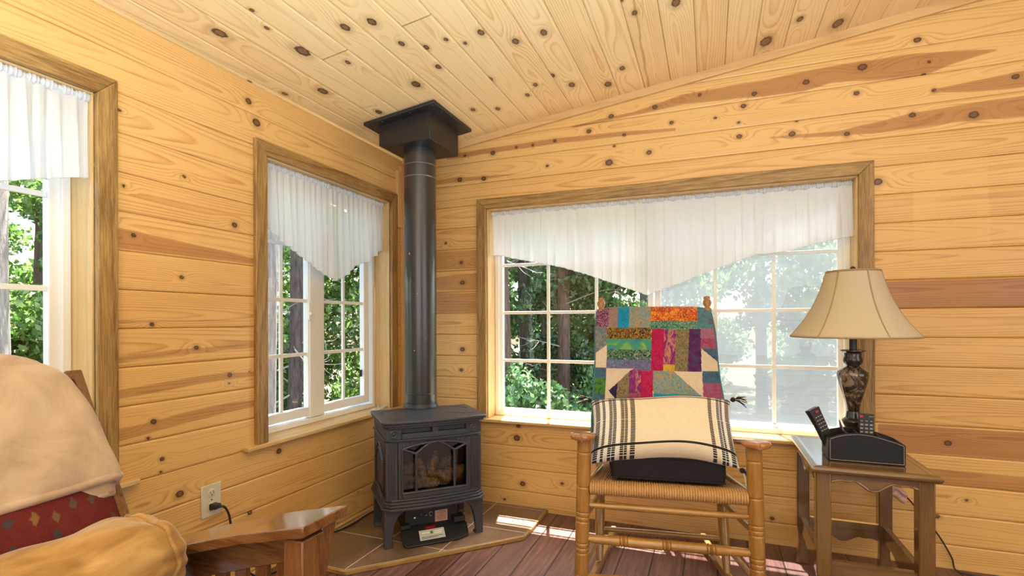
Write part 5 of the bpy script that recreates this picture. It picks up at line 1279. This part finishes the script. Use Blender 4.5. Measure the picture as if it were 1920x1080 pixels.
for s, y0 in ((1, -1.831), (-1, -2.67)):
    arm_board(y0, y0 + .142); ym = y0 + .036; arm_apron(ym + .012, ym + .034)
    mb = MB(); mb.box((.882, y0 + .012, 0), (.935, y0 + .080, armz(.9) - .0275)); mb.build('leg', M_acz, ac, bevel=.003)
    mb = MB(); mb.prism([(.935, y0 + .030, armz(.9) - .027), (.935, y0 + .062, armz(.9) - .027), (.935, y0 + .062, armz(.9) - .12), (.935, y0 + .030, armz(.9) - .12)], (.001, 0, 0)); 
    mb = MB(); mb.hexa([(.889, y0 + .080, .44), (.928, y0 + .080, .44), (.928, y0 + .084, .44), (.889, y0 + .084, .44), (.889, y0 + .080, .588), (.928, y0 + .080, .588), (.928, y0 + .128, .588), (.889, y0 + .128, .588)]); mb.build('corbel', M_acz, ac, bevel=.002)
    mb = MB(); mb.box((.20, y0 + .020, 0), (.25, y0 + .072, armz(.22) - .030)); mb.build('leg', M_acz, ac, bevel=.003)
    mb = MB(); mb.box((.25, ym + .012, .13), (.882, ym + .034, .20)); mb.build('side_rail', M_acx, ac, bevel=.002)
    for k in range(9):
        x = .30 + .065 * k; mb = MB(); mb.box((x, ym + .016, .198), (x + .035, ym + .030, armz(x + .0175) - .085)); mb.build('slat', M_acz, ac, bevel=.001)
mb = MB(); mb.box((.885, -2.59, .26), (.915, -1.82, .36)); mb.build('seat_rail', M_acy, ac, bevel=.003)
mb = MB(); mb.box((.30, -2.57, .29), (.885, -1.85, .35)); mb.build('seat_deck', M_acy, ac)
AL = Vector((-.19, 0, .35)).normalized(); AN = Vector((.35, 0, .19)).normalized(); AP = Vector((.41, 0, .574))
def ab(y, t_, off): return Vector((AP.x, y, AP.z)) + AL * t_ + AN * off
for y0 in (-1.882, -2.618):
    mb = MB(); c = [ab(y0, -.28, -.045), ab(y0 + .038, -.28, -.045), ab(y0 + .038, -.28, .012), ab(y0, -.28, .012), ab(y0, .400, -.045), ab(y0 + .038, .400, -.045), ab(y0 + .038, .400, .012), ab(y0, .400, .012)]
    mb.hexa(c); mb.build('back_post', M_acz, ac, bevel=.004)
for t0, t1 in ((.33, .39), (-.2, -.12)):
    mb = MB(); mb.hexa([ab(-2.58, t0, -.035), ab(-1.882, t0, -.035), ab(-1.882, t0, -.005), ab(-2.58, t0, -.005), ab(-2.58, t1, -.035), ab(-1.882, t1, -.035), ab(-1.882, t1, -.005), ab(-2.58, t1, -.005)]); mb.build('back_rail', M_acy, ac, bevel=.003)
def kilim():
    t = NT('red_kilim'); tc = t.coord('Object'); n = t.noise(tc, 260, 2); tc2 = t.noise(tc, 40, 3); base = t.mix(t.math('ADD', t.math('MULTIPLY', n, .5), t.math('MULTIPLY', tc2, .5)), (.045, .009, .010), (.19, .028, .024))
    vo = t.new('ShaderNodeTexVoronoi', feature='F1', distance='MANHATTAN', voronoi_dimensions='2D'); vo.inputs['Scale'].default_value = 27; vo.inputs['Randomness'].default_value = .4
    sx = t.new('ShaderNodeSeparateXYZ'); t.link(tc, sx.inputs[0]); cb = t.new('ShaderNodeCombineXYZ'); t.link(sx.outputs[1], cb.inputs[0]); t.link(t.math('MULTIPLY', sx.outputs[2], .75), cb.inputs[1]); t.link(cb.outputs[0], vo.inputs['Vector'])
    f = t.ramp(t.math('ADD', vo.outputs['Distance'], t.math('MULTIPLY', t.noise(tc, 70, 3), .42)), [(.40, .85), (.50, 0.0)], 'LINEAR'); g = t.ramp(vo.outputs['Distance'], [(.40, 0.0), (.43, .8)])
    cell = t.new('ShaderNodeSeparateColor'); t.link(vo.outputs['Color'], cell.inputs[0]); mcol = t.ramp(cell.outputs[0], [(.3, (.04, .045, .06)), (.62, (.05, .05, .055)), (.7, (.22, .12, .04)), (.8, (.22, .12, .04))])
    c = t.mix(f, base, mcol); t.bump(n, .4, .002); return t.set(c, .95, 0, .15)
mb = MB()
def bcf(x, y, z): # back cushion
    th = .045 + .03 * max(0, (1 - abs(x) ** 4) * (1 - abs(y) ** 4)) ** .5
    return ab(-2.25 + .360 * x, .09 + .27 * y, .012 + th * (1 + z) / 2 * 1.0)
softbox(bcf, 18, 14, 3).build('back_cushion', kilim(), ac, bevel=.008, weld=True)

def fleece(name, a, b):
    t = NT(name); v = t.coord(); n = t.noise(v, 9, 4, .6, .8); n2 = t.noise(v, 420, 2); c = t.mix(t.ramp(n, [(.35, 0), (.65, 1)]), a, b); t.bump(n2, .25, .001)
    return t.set(c, .95, 0, .15, Sheen_Weight=.35, Sheen_Roughness=.5)
# blanket folded over the chair back
M_flee = fleece('tan_fleece', (.42, .295, .205), (.56, .42, .315))
blk = empty('fleece_blanket', ab(-2.2, .2, .06), 'thick tan fleece blanket folded over the back of the armchair at left', 'blanket')
def bl_edge(t_): return float(np.interp(t_, [-.1, .05, .084, .109, .161, .219, .314, .36, .40], [-1.872, -1.866, -1.866, -1.868, -1.877, -1.884, -1.898, -1.905, -1.915]))
def blf(layer, lift, t_bot, gap):
    def fn(u, v):
        # v: 0 bottom of the front -> .6 top -> 1 down behind ; u: 0 right edge -> 1 beyond the left
        if v < .62:
            f = v / .62; t_ = t_bot(u) + (.395 - t_bot(u)) * f; off = .060 + lift * (1 - f * .3) + .022 * math.sin(PI * min(1, f * 1.02)) ** .7
            sh_ = 0
        elif v < .78:
            a = PI * (v - .62) / .16; t_ = .395 + .045 * math.sin(a); off = .012 + (.05 + lift * .7) * math.cos(a); 
        else:
            f = (v - .78) / .22; t_ = .395 - .25 * f; off = -.052 - lift * .3
        e = bl_edge(min(t_, .4)) + gap; 
        if t_ > .33: e -= .12 * max(0, (t_ - .33) / .11) ** 2.4
        y = e - u * .86
        ed = min(1, u / .035); off2 = off if v > .70 else .004 + (off - .004) * (1 - (1 - ed) ** 2) ** .5
        w = .005 * math.sin(11 * u + 9 * v) + .004 * math.sin(23 * u - 14 * v + layer) + .003 * math.sin(37 * u + 21 * v)
        return ab(y, t_ - .012 * u * (v < .62), off2 + w * (.4 + .6 * min(1, u * 8)))
    return fn
def tb1(u): return .088 - .018 * u - .05 * u * u * .3
def tb2(u): return .058 - .060 * u
for k, (lift, tb, gap) in enumerate(((.024, tb1, 0.0), (.002, tb2, -.014))):
    mb = MB(); mb.grid(blf(k, lift, tb, gap), 90, 90); mb.build('blanket_fold', M_flee, blk, ang=80, solid=.014)
mb = MB(); f_ = blf(0, .024, tb1, 0.0); mb.tube([f_(u, .0) for u in np.linspace(.0, 1, 50)], .0115, 10); f_ = blf(1, .002, tb2, -.014); mb.tube([f_(u, .0) for u in np.linspace(.0, 1, 50)], .009, 10); mb.build('folded_hem', M_flee, blk, ang=80)

# tan velvet bolster on the seat
def velvet():
    t = NT('tan_velvet'); v = t.coord(); n = t.noise(t.coord('Object', (6, 2, 6)), 3, 3, .55, .6); c = t.ramp(n, [(.32, (.27, .135, .038)), (.52, (.42, .24, .08)), (.70, (.55, .35, .145))]); t.bump(t.noise(v, 500, 2), .2, .001)
    return t.set(c, .75, 0, .25, Sheen_Weight=.6, Sheen_Roughness=.35)
M_velv = velvet()
bol = empty('bolster_cushion', (.535, -2.2, .39), 'tan velvet bolster cushion with a piped gathered end, at the lower left corner', 'cushion')
BY0 = -1.872
def bof(u, v):
    # v along the axis from the gathered end towards the camera side
    y = BY0 - .74 * v; a = 2 * PI * u
    rr = .112
    rr *= 1 + .035 * math.sin(3 * a + 4 * v) * math.sin(PI * min(1, v * 3)) + .03 * math.exp(-((v - .13) / .1) ** 2)
    rr += .0022 * math.sin(a * 13 + 2.2 * math.sin(3 * a)) * math.exp(-((v - .05) / .075) ** 2) - .010 * math.exp(-((v - .045) / .03) ** 2)
    rr += .005 * math.sin(2 * a + 30 * v) * .5 + .004 * math.sin(4 * a - 18 * v)
    return (.562 + rr * 1.02 * math.cos(a), y, .512 + rr * 1.02 * math.sin(a) - .012 * v)
mb = MB(); mb.grid(lambda u, v: bof(u, .045 + .955 * v), 160, 90); bo = mb.build('cushion_cover', M_velv, bol, ang=80)
mb = MB()
def cap(u, v):
    a = 2 * PI * u; r0 = Vector(bof(u, .045)); c = Vector((.562, r0.y, .512)); f = math.sin(v * PI / 2) ** .8
    p = c.lerp(r0, f); w = math.sin(a * 13 + 2.2 * math.sin(3 * a)) * .0026 * v ** 2
    p.y += .052 * math.cos(v * PI / 2) ** .75 + w; return p
mb.grid(cap, 160, 18); mb.build('end_panel', M_velv, bo, ang=80)
mb = MB(); mb.tube([Vector(bof(u, .045)) + (Vector(bof(u, .045)) - Vector((.562, bof(u, .045)[1], .512))).normalized() * .002 + Vector((0, .004 * math.sin(u * 2 * PI * 9), 0)) for u in np.linspace(0, 1, 121)], .0055, 8); mb.build('piping', M_velv, bo, ang=80)

# ------------------------------------------------------------------ outlet, power cord, plastic wrapper
M_almond = plain('almond_plastic', (.66, .60, .47), .35, var=.03)
out = empty('electrical_outlet', (0, -1.3, .385), 'almond wall outlet on the pine wall between the two left windows', 'outlet')
mb = MB(); mb.box((.0, -1.342, .325), (.0055, -1.261, .445)); plate = mb.build('cover_plate', M_almond, out, bevel=.003)
for z in (.412, .362):
    mb = MB(); mb.lathe((.0054, -1.3015, z), [(.0165, 0), (.0165, .0016), (.015, .0022)], 24, (1, 0, 0)); rc_ = mb.build('receptacle', M_almond, out, ang=40)
    for dy, dz, w, hh in ((-.006, .003, .0014, .0045), (.006, .003, .0014, .0055), (0, -.007, .0025, .0025)):
        mb = MB(); mb.box((.0074, -1.3015 + dy - w / 2 * 1.4, z + dz - hh), (.0079, -1.3015 + dy + w / 2 * 1.4, z + dz + hh)); mb.build('slot', M_black, rc_)
mb = MB(); mb.lathe((.0055, -1.3015, .387), [(.003, 0), (.0028, .001), (.0008, .0013)], 12, (1, 0, 0)); mb.build('screw', M_chrome, out)
crd = empty('power_cord', (.02, -1.3, .362), 'black power cord plugged into the outlet and running along the wall to the stove', 'cord')
mb = MB(); mb.add(*(lambda b: (b.v, b.f))(MB().hexa([(.008, -1.316, .350), (.008, -1.287, .350), (.008, -1.287, .375), (.008, -1.316, .375), (.034, -1.308, .354), (.034, -1.281, .354), (.034, -1.281, .371), (.034, -1.308, .371)]))); mb.build('plug', M_black, crd, bevel=.004, seg=3)
mb = MB(); mb.tube(crom([(.030, -1.292, .362), (.040, -1.275, .354), (.038, -1.255, .318), (.032, -1.24, .265), (.030, -1.21, .15), (.040, -1.15, .04), (.05, -1.05, .006), (.05, -.985, .012), (.035, -.94, .026), (.022, -.80, .026), (.030, -.70, .027), (.051, -.63, .027), (.060, -.55, .028), (.052, -.46, .03), (.060, -.37, .034), (.11, -.33, .06), (.15, -.32, .10)], 8), .0042, 8); mb.build('cord', M_black, crd)
wr = empty('plastic_wrapper', (-.04, -.17, .549), 'small crumpled clear plastic wrapper on the sill beside the stove', 'wrapper')
mb = MB(); rg = np.random.default_rng(8); nz = rg.random((14, 14))
def wf(u, v):
    y = -.275 + .20 * u; x = -.055 + .05 * v + .01 * math.sin(8 * u); i, j = u * 12.99, v * 12.99; z = .5505 + .016 * nz[int(i), int(j)] * math.sin(PI * u) ** .5 * (1 if u < .55 else .45); return (x, y, z)
mb.grid(wf, 26, 12); mb.build('film', cloth_mix('clear_plastic', (.85, .84, .86), .35, .3), wr, smooth=False)
